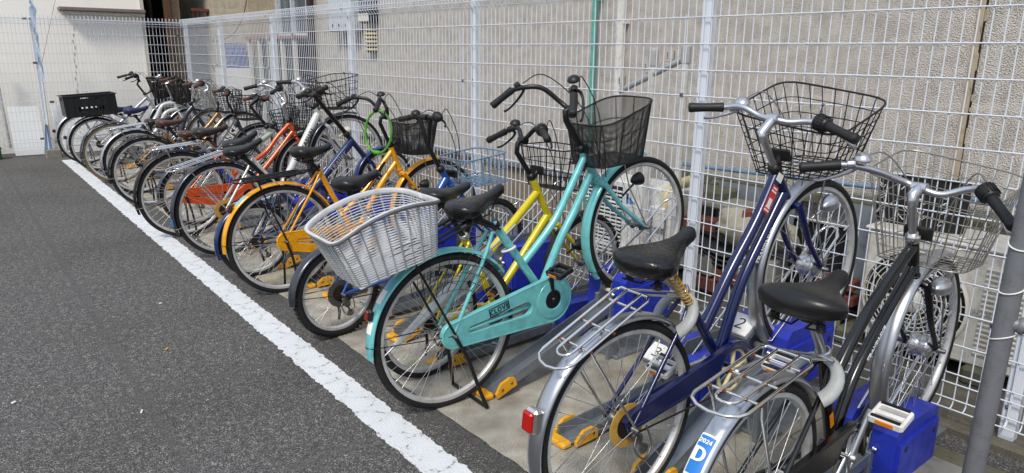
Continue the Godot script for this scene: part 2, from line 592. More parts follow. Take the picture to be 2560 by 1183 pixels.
func saddle_mesh(xr: float, xn: float, y: float, W: float, tilt: float, thick: float) -> MB:
	var mb := MB.new()
	var L := xn - xr
	var rows := []
	for i in 31:
		var f := 0.5 - 0.5 * cos(PI * i / 30.0)
		# outline seen from above: a wide rounded rear, a waist, a slim nose
		var w := lerpf(W * 0.5, 0.027, smoothstep(0.20, 0.80, f))
		if f < 0.30: w *= sqrt(maxf(0.0, 1.0 - pow(1.0 - f / 0.30, 2.6)))
		if f > 0.90: w *= sqrt(maxf(0.0, 1.0 - pow((f - 0.90) / 0.10, 2.0)))
		w = maxf(w, 0.0015)
		var yy := y + 0.014 * cos(f * PI * 1.5) + tilt * (f - 0.5) * L
		var th := lerpf(thick, thick * 0.55, smoothstep(0.1, 0.9, f))
		var close := 1.0
		if f < 0.14: close = sqrt(maxf(0.0, 1.0 - pow(1.0 - f / 0.14, 2.2)))
		if f > 0.94: close = sqrt(maxf(0.0, 1.0 - pow((f - 0.94) / 0.06, 2.0)))
		var row := PackedVector3Array()
		for k in 24:
			var a := TAU * k / 24.0
			var cx := cos(a)
			var sy := sin(a)
			var px := signf(cx) * pow(absf(cx), 0.8) * w
			var py: float
			if sy >= 0: py = (pow(sy, 0.85) - 1.0) * th * 0.42
			else: py = -th * 0.42 - pow(-sy, 0.55) * th * 0.5
			if sy < -0.3: px *= 0.93
			py = (py + th * 0.5) * close - th * 0.5
			row.append(Vector3(lerpf(xr, xn, f), yy + py, -px))
		rows.append(row)
	mb.surf(rows, true)
	return mb

func wire_basket(b: Node3D, d: Dictionary) -> void:
	# d: x0,x1,y0,y1,zt top; bx0,bx1,by,bz bottom; mesh true for fine mesh
	var mat: Material = mats[d.get("mat", "blackwire")]
	var dip: float = d.get("dip", 0.0)
	var per := rrect(96, d.get("ex", 6.0))
	var F := func(s: float, t: float) -> Vector3:
		var k := fposmod(s, 1.0) * 96.0
		var q: Vector2 = per[int(k) % 96].lerp(per[(int(k) + 1) % 96], k - floorf(k))
		var fx := (q.x + 1.0) * 0.5
		var top := Vector3(lerpf(d.x0, d.x1, fx), lerpf(d.y0, d.y1, fx) - q.y * float(d.get("roll", 0.0)) - dip * (1.0 - q.x * q.x) * (1.0 if absf(q.y) > 0.6 else absf(q.y) / 0.6), q.y * d.zt)
		var bot := Vector3(lerpf(d.bx0, d.bx1, fx), lerpf(d.by, d.get("by1", d.by), fx), q.y * d.bz)
		return bot.lerp(top, t)
	var rim := MB.new()
	var loop := []
	for i in 48: loop.append(F.call(i / 48.0, 1.0))
	rim.tube(loop, d.get("rimr", 0.0035), 6, true)
	loop = []
	for i in 48: loop.append(F.call(i / 48.0, 0.0))
	var o := part(b, d.get("called", "basket"), rim, mat)
	var g := MB.new()
	g.tube(loop, 0.0028, 6, true)
	if d.get("mesh", false):
		var N := 92
		for k in N:
			for sg in [-1.0, 1.0]:
				var p := []
				for i in 13: p.append(F.call(k / float(N) + sg * i / 12.0 * 0.2, i / 12.0))
				g.tube(p, 0.0016, 3, false, false)
		for k in 10:
			var p := []
			for i in 7: p.append(F.call(k / 10.0, i / 6.0))
			g.tube(p, 0.0028, 5, false, false)
		loop = []
		for i in 48: loop.append(F.call(i / 48.0, 0.62))
		g.tube(loop, 0.0024, 5, true)
		for k in range(-13, 14):
			var z := k / 14.0
			g.tube([Vector3(d.bx0, d.by, z * d.bz), Vector3(d.bx1, d.get("by1", d.by), z * d.bz)], 0.0012, 3, false, false)
			g.tube([Vector3(lerpf(d.bx0, d.bx1, (z + 1) * 0.5), lerpf(d.by, d.get("by1", d.by), (z + 1) * 0.5), -d.bz), Vector3(lerpf(d.bx0, d.bx1, (z + 1) * 0.5), lerpf(d.by, d.get("by1", d.by), (z + 1) * 0.5), d.bz)], 0.0012, 3, false, false)
	else:
		var nv: int = d.get("nv", 26)
		var nh: int = d.get("nh", 4)
		var wr: float = d.get("wr", 0.0021)
		for k in nv:
			var p := []
			for i in 5: p.append(F.call(k / float(nv), i / 4.0))
			g.tube(p, wr, 5, false, false)
		for k in nh:
			loop = []
			for i in 48: loop.append(F.call(i / 48.0, (k + 1.0) / (nh + 1.0)))
			g.tube(loop, wr, 5, true)
		for k in 7:
			var z := lerpf(-0.8, 0.8, k / 6.0)
			g.tube([Vector3(d.bx0, d.by, z * d.bz), Vector3(d.bx1, d.get("by1", d.by), z * d.bz)], wr, 4, false, false)
			var f := (z + 1) * 0.5
			var y := lerpf(d.by, d.get("by1", d.by), f)
			g.tube([Vector3(lerpf(d.bx0, d.bx1, f), y, -d.bz), Vector3(lerpf(d.bx0, d.bx1, f), y, d.bz)], wr, 4, false, false)
	part(o, "wire_lattice", g, mat).set_meta("kind", "stuff")

func pedal(b: Node3D, at: Vector3, white: bool, rot := 0.0) -> void:
	var mb := MB.new()
	var bs := Basis(Vector3(0, 0, 1), rot)
	var s := 0.094
	for x in [-0.036, 0.036]:
		mb.box(at + bs * Vector3(x, 0, 0), Vector3(0.016, 0.026, s), bs, 0.004)
	for z in [-0.045, 0.045]:
		mb.box(at + bs * Vector3(0, 0, z), Vector3(0.085, 0.024, 0.012), bs, 0.004)
	mb.box(at, Vector3(0.018, 0.016, s), bs, 0.003)
	var o := part(b, "pedal", mb, mats["white"] if white else mats["blackplastic"])
	for x in [-0.0455, 0.0455]:
		var r := MB.new()
		r.box(at + bs * Vector3(x, 0, 0), Vector3(0.004, 0.013, 0.05), bs)
		part(o, "reflector", r, mats["amber"])
	if white:
		for x in [-0.036, 0.036]:
			var k := MB.new()
			k.box(at + bs * Vector3(x, 0.0145, 0), Vector3(0.011, 0.003, 0.085), bs)
			part(o, "tread", k, mats["black"])

func bike(d: Dictionary) -> Node3D:
	var b := thing("bicycle", d.label, "bicycle", Vector3.ZERO, 0.0, "bicycles parked in the rack")
	var R: float = d.R
	var wb: float = d.wb
	var F0 := Vector3(cos(d.phi), 0, -sin(d.phi))
	var U0 := Vector3.UP
	var R0 := F0.cross(U0)
	var le: float = d.get("lean", 0.0)
	var U1 := cos(le) * U0 + sin(le) * R0
	var R1 := cos(le) * R0 - sin(le) * U0
	var F := cos(d.psi) * F0 + sin(d.psi) * U1
	var U := cos(d.psi) * U1 - sin(d.psi) * F0
	# the node stands where the rear tyre meets the ground; children are laid out from the rear hub
	b.transform = Transform3D(Basis(F, U, R1), P3(d.u, d.v, R) - U * R)
	var up := Vector3(0, R, 0)
	var root := b
	var H := func(p, z := 0.0) -> Vector3: return Vector3(p.x, p.y + R, z)
	var col: Material = paint(d.paint, d.color)
	var fcol: Material = mats[d.fender] if d.has("fender") and mats.has(d.fender) else col
	var tw: float = d.get("tw", 0.036)
	var wd := {"rim": d.get("rim", "rim"), "tyre": d.get("tyre", "rubber"), "fat": d.get("fat", false)}
	add_wheel(b, "wheel", up, R, tw, wd, d.get("turn", 0.3), false)
	var Rf: float = d.get("Rf", R)
	add_wheel(b, "wheel", H.call(Vector2(wb, 0)), Rf, tw, wd, 1.1, d.get("dynamo", false))
	var hT: Vector2 = d.hT
	var hB: Vector2 = d.hB
	var bb: Vector2 = d.bb
	var st: Vector2 = d.st
	# frame
	var fr := MB.new()
	for q in d.tubes:
		var pts := []
		for k in q[0].size(): pts.append(H.call(q[0][k]))
		if pts.size() > 2: pts = catmull(pts, 6)
		fr.tube(pts, q[1], 12)
	fr.tube([H.call(hT), H.call(hB)], 0.0195, 14)
	fr.lathe([Vector2(0.0195, 0), Vector2(0.023, 0.001), Vector2(0.023, 0.012), Vector2(0.0195, 0.013)], H.call(hB), v2((hT - hB).normalized()), 14)
	if not d.get("noseat", false): fr.tube([H.call(bb), H.call(st)], d.get("sr", 0.0165), 12)
	fr.tube([H.call(bb, -0.036), H.call(bb, 0.036)], 0.021, 14)
	var sst: Vector2 = d.get("sst", st - (st - bb).normalized() * 0.04)
	for s in [-1.0, 1.0]:
		fr.tube([H.call(bb, s * 0.02), H.call(bb.lerp(Vector2.ZERO, 0.35), s * 0.045), H.call(Vector2(0.01, 0), s * 0.056)], 0.0095, 8)
		fr.tube([H.call(sst, s * 0.018), H.call(sst.lerp(Vector2.ZERO, 0.2), s * 0.036), H.call(Vector2(0.0, 0.008), s * 0.06)], d.get("stayr", 0.0075), 8)
	part(root, "frame", fr, col)
	# head set, stem
	var hd := (hT - hB).normalized()
	var cl: Vector2 = d.clamp
	var sm := MB.new()
	sm.lathe([Vector2(0.001, 0.03), Vector2(0.0165, 0.03), Vector2(0.0165, 0.022), Vector2(0.024, 0.02), Vector2(0.024, 0.006), Vector2(0.021, 0.0), Vector2(0.021, -0.004)], H.call(hT), v2(hd), 16)
	var hs := part(root, "headset", sm, mats[d.get("headset", "black")])
	var sx := MB.new()
	if d.has("riser"):
		for s in [-1.0, 1.0]:
			sx.tube([H.call(hT + hd * 0.02), H.call(d.riser[0], s * 0.004), H.call(d.riser[1], s * 0.05)], 0.0125, 10)
	elif d.has("stemvia"):
		var pts := [H.call(hT + hd * 0.01)]
		for q in d.stemvia: pts.append(H.call(q))
		pts.append(H.call(cl))
		sx.tube(pts, d.get("stemr", 0.013), 12)
	else:
		var top: Vector2 = hT + hd * maxf(0.03, (cl - hT).dot(hd))
		sx.tube([H.call(hT + hd * 0.01), H.call(top - hd * 0.012)], 0.0125, 14)
		sx.tube([H.call(top - hd * 0.035), H.call(top), H.call(cl)], [0.0165, 0.0185, 0.0175], 12)
	sx.tube([H.call(cl, -0.022), H.call(cl, 0.022)], 0.0185, 14)
	part(root, "stem", sx, mats[d.get("stem", "black")])
	# handlebar
	var L := []
	for q in d.barL: L.append(Vector3(q.x, q.y + R, q.z))
	var Rr := []
	for q in d.barR: Rr.append(Vector3(q.x, q.y + R, q.z))
	var pts := L.duplicate()
	pts.reverse()
	pts.append(H.call(cl))
	pts.append_array(Rr)
	var hb := MB.new()
	hb.tube(catmull(pts, 6), 0.0112, 12)
	part(root, "handlebar", hb, mats[d.get("bar", "black")])
	for side in [L, Rr]:
		var e: Vector3 = side[-1]
		var s: Vector3 = side[-2]
		var dir := (e - s).normalized()
		var gl: float = minf(0.125, (e - s).length() * 1.15)
		var g := MB.new()
		var g0 := e - dir * gl
		var prof := [Vector2(0.0135, 0.0), Vector2(0.0175, 0.002), Vector2(0.0165, gl * 0.2), Vector2(0.0155, gl * 0.5), Vector2(0.0168, gl * 0.82), Vector2(0.018, gl * 0.93), Vector2(0.0165, gl), Vector2(0.001, gl + 0.002)]
		g.lathe(prof, g0, dir, 16)
		part(root, "grip", g, mats[d.get("grip", "grip")])
		var lv := MB.new()
		var fw: Vector3 = (H.call(Vector2(wb, 0)) - up).normalized()
		var q0 := g0 - dir * 0.03
		lv.lathe([Vector2(0.0115, -0.012), Vector2(0.016, -0.011), Vector2(0.016, 0.011), Vector2(0.0115, 0.012)], q0, dir, 12)
		lv.tube(catmull([q0, q0 + fw * 0.032 + Vector3(0, -0.022, 0), q0 + fw * 0.045 + dir * 0.04 + Vector3(0, -0.04, 0), q0 + fw * 0.04 + dir * 0.10 + Vector3(0, -0.055, 0), q0 + fw * 0.03 + dir * 0.125 + Vector3(0, -0.052, 0)], 3), [0.008, 0.008, 0.008, 0.0075, 0.007, 0.006, 0.006, 0.0055, 0.005, 0.005, 0.005, 0.006, 0.006], 7)
		part(root, "brake_lever", lv, mats[d.get("lever", "blackplastic")])
		var cb := MB.new()
		var tgt: Vector3 = H.call(hB + Vector2(0.05, -0.02), 0.012 * signf(q0.z))
		cb.tube(catmull([q0 + fw * 0.03, q0 + fw * 0.11 + Vector3(0, 0.02, -q0.z * 0.35), Vector3(lerpf(q0.x, tgt.x, 0.5) + 0.10, lerpf(q0.y, tgt.y, 0.3) + 0.01, q0.z * 0.3), Vector3(lerpf(q0.x, tgt.x, 0.8) + 0.06, lerpf(q0.y, tgt.y, 0.65), q0.z * 0.15), tgt], 5), 0.0026, 5)
		part(root, "brake_cable", cb, mats[d.get("cable", "cable")])
		if side == (Rr if d.get("bellright", false) else L) and d.get("bell", true):
			var bl := MB.new()
			var bo := q0 - dir * 0.035 + Vector3(0, 0.014, 0)
			bl.lathe([Vector2(0.027, 0.0), Vector2(0.028, 0.004), Vector2(0.023, 0.013), Vector2(0.013, 0.018), Vector2(0.012, 0.0195), Vector2(0.0, 0.02)], bo, Vector3(-0.2, 1, 0.25), 16)
			bl.lathe([Vector2(0.02, -0.004), Vector2(0.026, 0.0)], bo, Vector3(-0.2, 1, 0.25), 16)
			part(root, "bell", bl, mats[d.get("bellmat", "blackplastic")])
		if side == Rr and d.get("shifter", true):
			var sh := MB.new()
			sh.lathe([Vector2(0.0135, -0.045), Vector2(0.026, -0.043), Vector2(0.029, -0.02), Vector2(0.024, 0.0), Vector2(0.0175, 0.003)], g0, dir, 18)
			for k in 18:
				var w := TAU * k / 18.0
				var ax := dir.cross(Vector3.UP).normalized()
				var ay := dir.cross(ax)
				sh.box(g0 - dir * 0.022 + (ax * cos(w) + ay * sin(w)) * 0.028, Vector3(0.004, 0.004, 0.034), Basis(ax * cos(w) + ay * sin(w), ax * -sin(w) + ay * cos(w), dir))
			part(root, "gear_shifter", sh, mats["blackplastic"])
	# fork
	var fk := MB.new()
	var cr := hB - hd * 0.02
	var perp := Vector2(hd.y, -hd.x)
	var straight: bool = d.get("straightfork", false)
	fk.tube([H.call(hB), H.call(cr - hd * 0.015)], 0.019, 12)
	fk.tube([H.call(cr - hd * 0.005, -0.045), H.call(cr + hd * 0.004, -0.02), H.call(cr + hd * 0.004, 0.02), H.call(cr - hd * 0.005, 0.045)], 0.014, 10)
	for s in [-1.0, 1.0]:
		var e := Vector2(wb, 0)
		var mid := cr.lerp(e, 0.55) - (perp * 0.018 if not straight else Vector2.ZERO)
		fk.tube(catmull([H.call(cr, s * 0.046), H.call(cr.lerp(e, 0.3) - (perp * 0.012 if not straight else Vector2.ZERO), s * 0.05), H.call(mid, s * 0.052), H.call(e, s * 0.054)], 4), [0.0135, 0.0135, 0.0132, 0.0128, 0.0124, 0.012, 0.0116, 0.0112, 0.0108, 0.0104, 0.01, 0.0095, 0.009], 10)
	part(root, "fork", fk, mats[d.forkmat] if d.has("forkmat") else col)
	for x in [0.0, wb]:
		for s in [-1.0, 1.0]:
			var nut := MB.new()
			nut.lathe([Vector2(0.0, 0.022), Vector2(0.008, 0.022), Vector2(0.009, 0.006), Vector2(0.014, 0.004), Vector2(0.014, -0.004)], H.call(Vector2(x, 0), s * 0.06), Vector3(0, 0, s), 8)
			part(root, "axle_nut", nut, mats["spokedark"])
	# fenders
	if d.has("rfen"):
		var f := MB.new()
		fender(f, up, R + 0.012, d.rfen[0], d.rfen[1], d.get("fw", tw + 0.02))
		part(root, "fender", f, fcol)
	if d.has("ffen"):
		var f := MB.new()
		fender(f, H.call(Vector2(wb, 0)), Rf + 0.012, d.ffen[0], d.ffen[1], d.get("fw", tw + 0.02))
		part(root, "fender", f, fcol)
	if d.get("stays", true):
		if d.has("rfen"):
			var sy := MB.new()
			var a: float = d.rfen[1] - 8.0
			var tip := up + Vector3(cos(deg_to_rad(a)), sin(deg_to_rad(a)), 0) * (R + 0.022)
			var hw: float = d.get("fw", tw + 0.02) * 0.5 + 0.003
			sy.tube([up + Vector3(0, 0, -0.065), tip + Vector3(0.01, 0, -hw), tip + Vector3(-0.005, 0, 0), tip + Vector3(0.01, 0, hw), up + Vector3(0, 0, 0.065)], 0.0024, 6)
			part(root, "fender_stay", sy, mats[d.get("staymat", "wire")])
		if d.has("ffen"):
			var sy := MB.new()
			var a: float = d.ffen[1] - 8.0
			var c: Vector3 = H.call(Vector2(wb, 0))
			var tip := c + Vector3(cos(deg_to_rad(a)), sin(deg_to_rad(a)), 0) * (Rf + 0.022)
			var hw: float = d.get("fw", tw + 0.02) * 0.5 + 0.003
			sy.tube([c + Vector3(0, 0, -0.062), tip + Vector3(0.01, 0, -hw), tip + Vector3(-0.005, 0, 0), tip + Vector3(0.01, 0, hw), c + Vector3(0, 0, 0.062)], 0.0024, 6)
			part(root, "fender_stay", sy, mats[d.get("staymat", "wire")])
	# saddle
	var sd: Array = d.saddle      # xr, xn, y, width, tilt, thickness
	var ss := saddle_mesh(sd[0], sd[1], sd[2] + R, sd[3], sd[4], sd[5])
	var so := part(root, "saddle", ss, mats[d.get("saddlemat", "saddle")])
	var sp := MB.new()
	var sc := Vector2(lerpf(sd[0], sd[1], 0.42), sd[2] - sd[5] - 0.012)
	var sl: Vector2 = d.get("post", sc)
	sp.tube([H.call(st - (st - bb).normalized() * 0.03), H.call(sl)], d.get("postr", 0.0135), 14)
	part(root, "seat_post", sp, mats[d.get("postmat", "alloy")])
	var ru := MB.new()
	for s in [-1.0, 1.0]:
		ru.tube([H.call(Vector2(sd[0] + 0.03, sd[2] - sd[5] * 0.9), s * sd[3] * 0.3), H.call(Vector2(sd[0] + 0.06, sc.y), s * 0.02), H.call(Vector2(lerpf(sd[0], sd[1], 0.6), sc.y), s * 0.02), H.call(Vector2(sd[1] - 0.03, sd[2] - sd[5] * 0.5), s * 0.008)], 0.0032, 6)
		var coil := []
		for k in 33:
			var w := TAU * k / 8.0
			coil.append(H.call(Vector2(sd[0] + 0.055 + 0.011 * cos(w), sd[2] - sd[5] * 0.85 - 0.02 + 0.024 * k / 32.0), s * sd[3] * 0.26 + 0.011 * sin(w)))
		ru.tube(coil, 0.0026, 5)
	ru.box(H.call(sc), Vector3(0.04, 0.028, 0.05), Basis.IDENTITY, 0.006)
	part(so, "saddle_spring", ru, mats["blackplastic"])
	var co := MB.new()
	co.lathe([Vector2(0.015, -0.022), Vector2(0.0225, -0.02), Vector2(0.0235, 0.0), Vector2(0.0165, 0.002)], H.call(st), v2((st - bb).normalized()), 16)
	co.tube([H.call(st - (st - bb).normalized() * 0.01 + Vector2(-0.02, 0), 0.0), H.call(st - (st - bb).normalized() * 0.01 + Vector2(-0.03, 0), 0.045)], 0.005, 8)
	part(root, "seat_clamp", co, mats[d.get("collar", "alloy")])
	# crank, chain ring, pedals
	var ca: float = d.get("crank", 65.0)
	var cd := Vector2(cos(deg_to_rad(ca)), sin(deg_to_rad(ca)))
	var pl: float = d.get("crl", 0.16)
	for s in [-1.0, 1.0]:
		var ck := MB.new()
		var e: Vector2 = bb + cd * pl * s
		ck.tube([H.call(bb, s * 0.06), H.call(e, s * 0.075)], [0.0125, 0.0095], 10)
		ck.lathe([Vector2(0.0, 0.012), Vector2(0.012, 0.012), Vector2(0.014, 0.0)], H.call(bb, s * 0.066), Vector3(0, 0, s), 12)
		pedal(root, H.call(e, s * 0.135), d.get("whitepedal", false), d.get("pedrot", 0.1))
		part(root, "crank_arm", ck, mats[d.get("crankmat", "black")])
	if d.has("ring"):
		var rg := MB.new()
		rg.lathe([Vector2(0.078, -0.003), Vector2(0.085, -0.003), Vector2(0.085, 0.003), Vector2(0.072, 0.004), Vector2(0.072, -0.004), Vector2(0.078, -0.003)], H.call(bb, 0.047), Vector3(0, 0, 1), 30)
		for k in 5:
			var w := TAU * k / 5.0
			rg.tube([H.call(bb, 0.047), H.call(bb + Vector2(cos(w), sin(w)) * 0.074, 0.047)], 0.008, 6)
		part(root, "chain_ring", rg, mats[d.ring])
	var gear := MB.new()
	for q in [[0.045, 0.034], [0.04, 0.038], [0.034, 0.042], [0.028, 0.046]]:
		gear.lathe([Vector2(0.01, -0.001), Vector2(q[0], -0.001), Vector2(q[0], 0.001), Vector2(0.01, 0.001)], H.call(Vector2.ZERO, q[1]), Vector3(0, 0, 1), 24)
	part(root, "sprocket", gear, mats["chain"])
	if d.has("protector"):
		var gp := MB.new()
		gp.lathe([Vector2(0.045, -0.001), Vector2(0.076, -0.001), Vector2(0.076, -0.001), Vector2(0.076, 0.002), Vector2(0.076, 0.002), Vector2(0.045, 0.002)], H.call(Vector2.ZERO, 0.031), Vector3(0, 0, 1), 20)
		part(root, "spoke_protector", gp, mats[d.protector])
	if d.get("derailleur", false):
		var dr := MB.new()
		dr.box(H.call(Vector2(0.01, -0.045), 0.055), Vector3(0.03, 0.06, 0.016), Basis(Vector3(0, 0, 1), 0.3), 0.006)
		dr.tube([H.call(Vector2(0.02, -0.06), 0.046), H.call(Vector2(0.035, -0.125), 0.046)], 0.006, 6)
		for y in [-0.068, -0.12]:
			dr.lathe([Vector2(0.004, -0.003), Vector2(0.019, -0.003), Vector2(0.019, 0.003), Vector2(0.004, 0.003)], H.call(Vector2(0.024 if y > -0.1 else 0.035, y), 0.043), Vector3(0, 0, 1), 14)
		dr.tube(catmull([H.call(Vector2(0.0, -0.03), 0.066), H.call(Vector2(-0.03, -0.055), 0.08), H.call(Vector2(-0.005, -0.11), 0.085), H.call(Vector2(0.045, -0.09), 0.075), H.call(Vector2(0.05, -0.02), 0.066)], 4), 0.0032, 6)
		part(root, "derailleur", dr, mats["spokedark"])
	# chain and chain case
	var ch := MB.new()
	for s in [1.0, -1.0]:
		ch.tube([H.call(Vector2(0, s * 0.036), 0.044), H.call(bb + Vector2(0, s * 0.078), 0.044)], 0.004, 4)
	part(root, "chain", ch, mats["chain"])
	if d.has("case"):
		chain_case(root, H, bb, d, col)
	# carrier
	if d.has("carrier"):
		carrier(root, H, d, R)
	# kickstand
	if d.has("stand"):
		var ks := MB.new()
		if d.stand == "double":
			for s in [-1.0, 1.0]: ks.tube(catmull([H.call(Vector2(0.0, -0.01), s * 0.07), H.call(Vector2(0.02, -0.12), s * 0.085), H.call(Vector2(0.02, -0.27), s * 0.115), H.call(Vector2(0.02, -R - 0.005), s * 0.14)], 4), 0.0085, 8)
			ks.tube([H.call(Vector2(0.02, -R - 0.002), -0.14), H.call(Vector2(0.02, -R - 0.002), 0.14)], 0.0085, 8)
		else:
			ks.tube([H.call(Vector2(0.02, -0.02), -0.068), H.call(Vector2(0.035, -0.15), -0.082), H.call(Vector2(0.05, -R * 0.86), -0.13)], 0.0075, 8)
		part(root, "kickstand", ks, mats[d.get("standmat", "black")])
	if d.has("lamp"):
		var la := MB.new()
		la.lathe([Vector2(0.0, -0.045), Vector2(0.012, -0.043), Vector2(0.026, -0.022), Vector2(0.032, 0.0), Vector2(0.033, 0.012), Vector2(0.030, 0.014), Vector2(0.02, 0.012), Vector2(0.0, 0.008)], H.call(d.lamp, d.get("lampz", 0.06)), Vector3(1, -0.1, 0), 18)
		la.tube([H.call(d.lamp, d.get("lampz", 0.06)), H.call(Vector2(lerpf(d.lamp.x, cr.x, 0.6), d.lamp.y - 0.03), 0.055)], 0.006, 6)
		part(root, "headlamp", la, mats[d.get("lampmat", "alloy")])
	if d.has("reflector"):
		var a := deg_to_rad(d.reflector)
		var rd := Vector3(cos(a), sin(a), 0)
		var rf := MB.new()
		var ra := (rd + Vector3(-0.55, 0.0, 0)).normalized()
		var tg := ra.cross(Vector3(0, 0, 1))
		var rs: float = d.get("refs", 0.8)
		rf.box(up + rd * (R + 0.022) + ra * 0.014, Vector3(0.06, 0.026, 0.042) * rs, Basis(tg, ra, Vector3(0, 0, 1)), 0.008)
		var ro := part(root, "rear_reflector", rf, mats[d.get("refbody", "blackplastic")])
		var rl := MB.new()
		rl.box(up + rd * (R + 0.022) + ra * (0.014 + 0.017 * rs), Vector3(0.05, 0.014, 0.034) * rs, Basis(tg, ra, Vector3(0, 0, 1)), 0.006)
		part(ro, "lens", rl, mats["redlens" if rs > 1.0 else "darkred"])
	if d.has("ringlock"):
		var lk := MB.new()
		var c := up
		var rows := []
		# horseshoe lock: an arch across the wheel, clamped to the seat stays
		var lc := sst.lerp(Vector2.ZERO, d.ringlock)
		var ax := sst.normalized()
		for i in 19:
			var w := lerpf(-0.75, PI + 0.75, i / 18.0)
			var ce: Vector3 = Vector3(-0.02, 0, 0) + H.call(lc) + Vector3(ax.x, ax.y, 0) * (sin(w) * 0.075) + Vector3(0, 0, cos(w) * 0.066)
			var dirr := (Vector3(ax.x, ax.y, 0) * sin(w) + Vector3(0, 0, cos(w))).normalized()
			var si := Vector3(-ax.y, ax.x, 0)
			var row := PackedVector3Array()
			var big := 0.8 + 0.45 * smoothstep(0.5, 0.0, i / 18.0)
			for k in 12:
				var g := TAU * k / 12.0
				row.append(ce + dirr * cos(g) * 0.019 * big + si * sin(g) * 0.016)
			rows.append(row)
		lk.surf(rows, true)
		part(root, "ring_lock", lk, mats["greyplastic"])
	if d.has("basket"):
		wire_basket(root, shifted(d.basket, R))
		var bs := MB.new()
		var q: Dictionary = d.basket
		bs.box(H.call(Vector2((q.x0 + q.bx0) * 0.5 - 0.012, lerpf(q.by, q.y0, 0.45))), Vector3(0.012, 0.045, 0.09), Basis.IDENTITY, 0.004)
		bs.tube([H.call(hT + Vector2(0.01, -0.0)), H.call(Vector2((q.x0 + q.bx0) * 0.5 - 0.01, lerpf(q.by, q.y0, 0.42)))], 0.011, 6)
		for s in [-1.0, 1.0]:
			var by := MB.new()
			by.tube([H.call(Vector2(lerpf(q.bx0, q.bx1, 0.6), q.by - 0.004), s * q.bz * 0.6), H.call(Vector2(lerpf(q.bx0, wb, 0.7), lerpf(q.by, 0, 0.4)), s * 0.07), H.call(Vector2(wb, 0.0), s * 0.064)], 0.0032, 6)
			part(root, "basket_stay", by, mats["wire"])
		part(root, "basket_bracket", bs, mats[d.get("bracket", "blackplastic")])
	return b

func shifted(q: Dictionary, R: float) -> Dictionary:
	var o := q.duplicate()
	for k in ["y0", "y1", "by", "by1"]:
		if o.has(k): o[k] += R
	return o

func chain_case(root: Node3D, H: Callable, bb: Vector2, d: Dictionary, col: Material) -> void:
	var kind: String = d.case
	var r1 := 0.108
	var r2 := 0.056
	var c0 := Vector2.ZERO
	var ax := bb.normalized()
	var no := Vector2(-ax.y, ax.x)
	var poly := PackedVector2Array()
	if kind == "full":
		var L := bb.length()
		var an := ax.angle()
		var e := MB.new()
		var o: MeshInstance3D
		var outline := []
		var slot := []
		for sg in [1.0, -1.0]:
			# the case is pressed in two shells, above and below the slot that shows the chain stay
			var q := PackedVector2Array()
			for i in 9: q.append(Vector2.from_angle(PI - PI / 2 * i / 8.0) * r2)
			for i in 15: q.append(Vector2(L, 0) + Vector2.from_angle((PI / 2 + 0.1) * (1.0 - i / 14.0)) * r1)
			var n_out := q.size()
			for i in 7: q.append(Vector2(L - r1 - 0.045, 0) + Vector2.from_angle(PI / 2 * i / 6.0) * 0.034)
			for i in 5: q.append(Vector2(0.085, 0) + Vector2.from_angle(PI / 2 + PI / 2 * i / 4.0) * 0.018)
			var full := PackedVector2Array()
			for p in q: full.append(ax * p.x + no * p.y * sg)
			var mb := MB.new()
			mb.prism(full.duplicate(), 0.036, 0.064, Transform3D(Basis.IDENTITY, H.call(Vector2.ZERO)))
			if sg > 0:
				o = part(root, "chain_case", mb, col)
			else:
				part(o, "lower_shell", mb, col)
			var p1 := []
			for i in n_out: p1.append(H.call(full[i], 0.06))
			e.tube(p1, 0.0058, 6)
			var p2 := []
			for i in range(n_out, full.size()): p2.append(H.call(full[i], 0.06))
			e.tube(p2, 0.0045, 6)
		part(o, "case_edge", e, col).set_meta("kind", "stuff")
		var ds := MB.new()
		ds.lathe([Vector2(0.092, 0.0), Vector2(0.09, 0.004), Vector2(0.05, 0.006), Vector2(0.046, 0.004), Vector2(0.046, 0.004), Vector2(0.044, -0.01)], H.call(bb, 0.0645), Vector3(0, 0, 1), 36)
		part(o, "case_disc", ds, col)
		var dk := MB.new()
		dk.lathe([Vector2(0.044, 0.0), Vector2(0.02, 0.001), Vector2(0.0, 0.001)], H.call(bb, 0.0655), Vector3(0, 0, 1), 24)
		part(o, "case_opening", dk, mats["black"])
	else:
		var an := ax.angle()
		var lo := -0.035
		poly.append(c0 + no * 0.052 - ax * 0.0)
		poly.append(c0 - ax * 0.03 + no * 0.03)
		poly.append(c0 - ax * 0.02 + no * lo * 0.3)
		if kind == "wide":
			poly.append(c0 - no * 0.048); poly.append(ax * (bb.length() - 0.13) - no * 0.075)
			poly.append(ax * (bb.length() - 0.115) + no * 0.02)
		else:
			poly.append(ax * 0.06 + no * 0.005)
			poly.append(ax * (bb.length() - 0.105) + no * 0.01)
		for i in 9: poly.append(bb + Vector2.from_angle(an + PI - 0.3 - (PI - 0.55) * i / 8.0) * 0.088)
		for i in 13: poly.append(bb + Vector2.from_angle(an - 0.25 + (PI / 2 + 0.25) * i / 12.0) * 0.108)
		var mb := MB.new()
		mb.prism(poly, 0.036, 0.06, Transform3D(Basis.IDENTITY, H.call(Vector2.ZERO)))
		var o := part(root, "chain_case", mb, mats[d.casemat] if d.has("casemat") else col)
		var e := MB.new()
		var p := []
		for q in poly: p.append(H.call(q, 0.057))
		e.tube(p, 0.005, 6, true)
		part(o, "case_edge", e, mats[d.casemat] if d.has("casemat") else col)

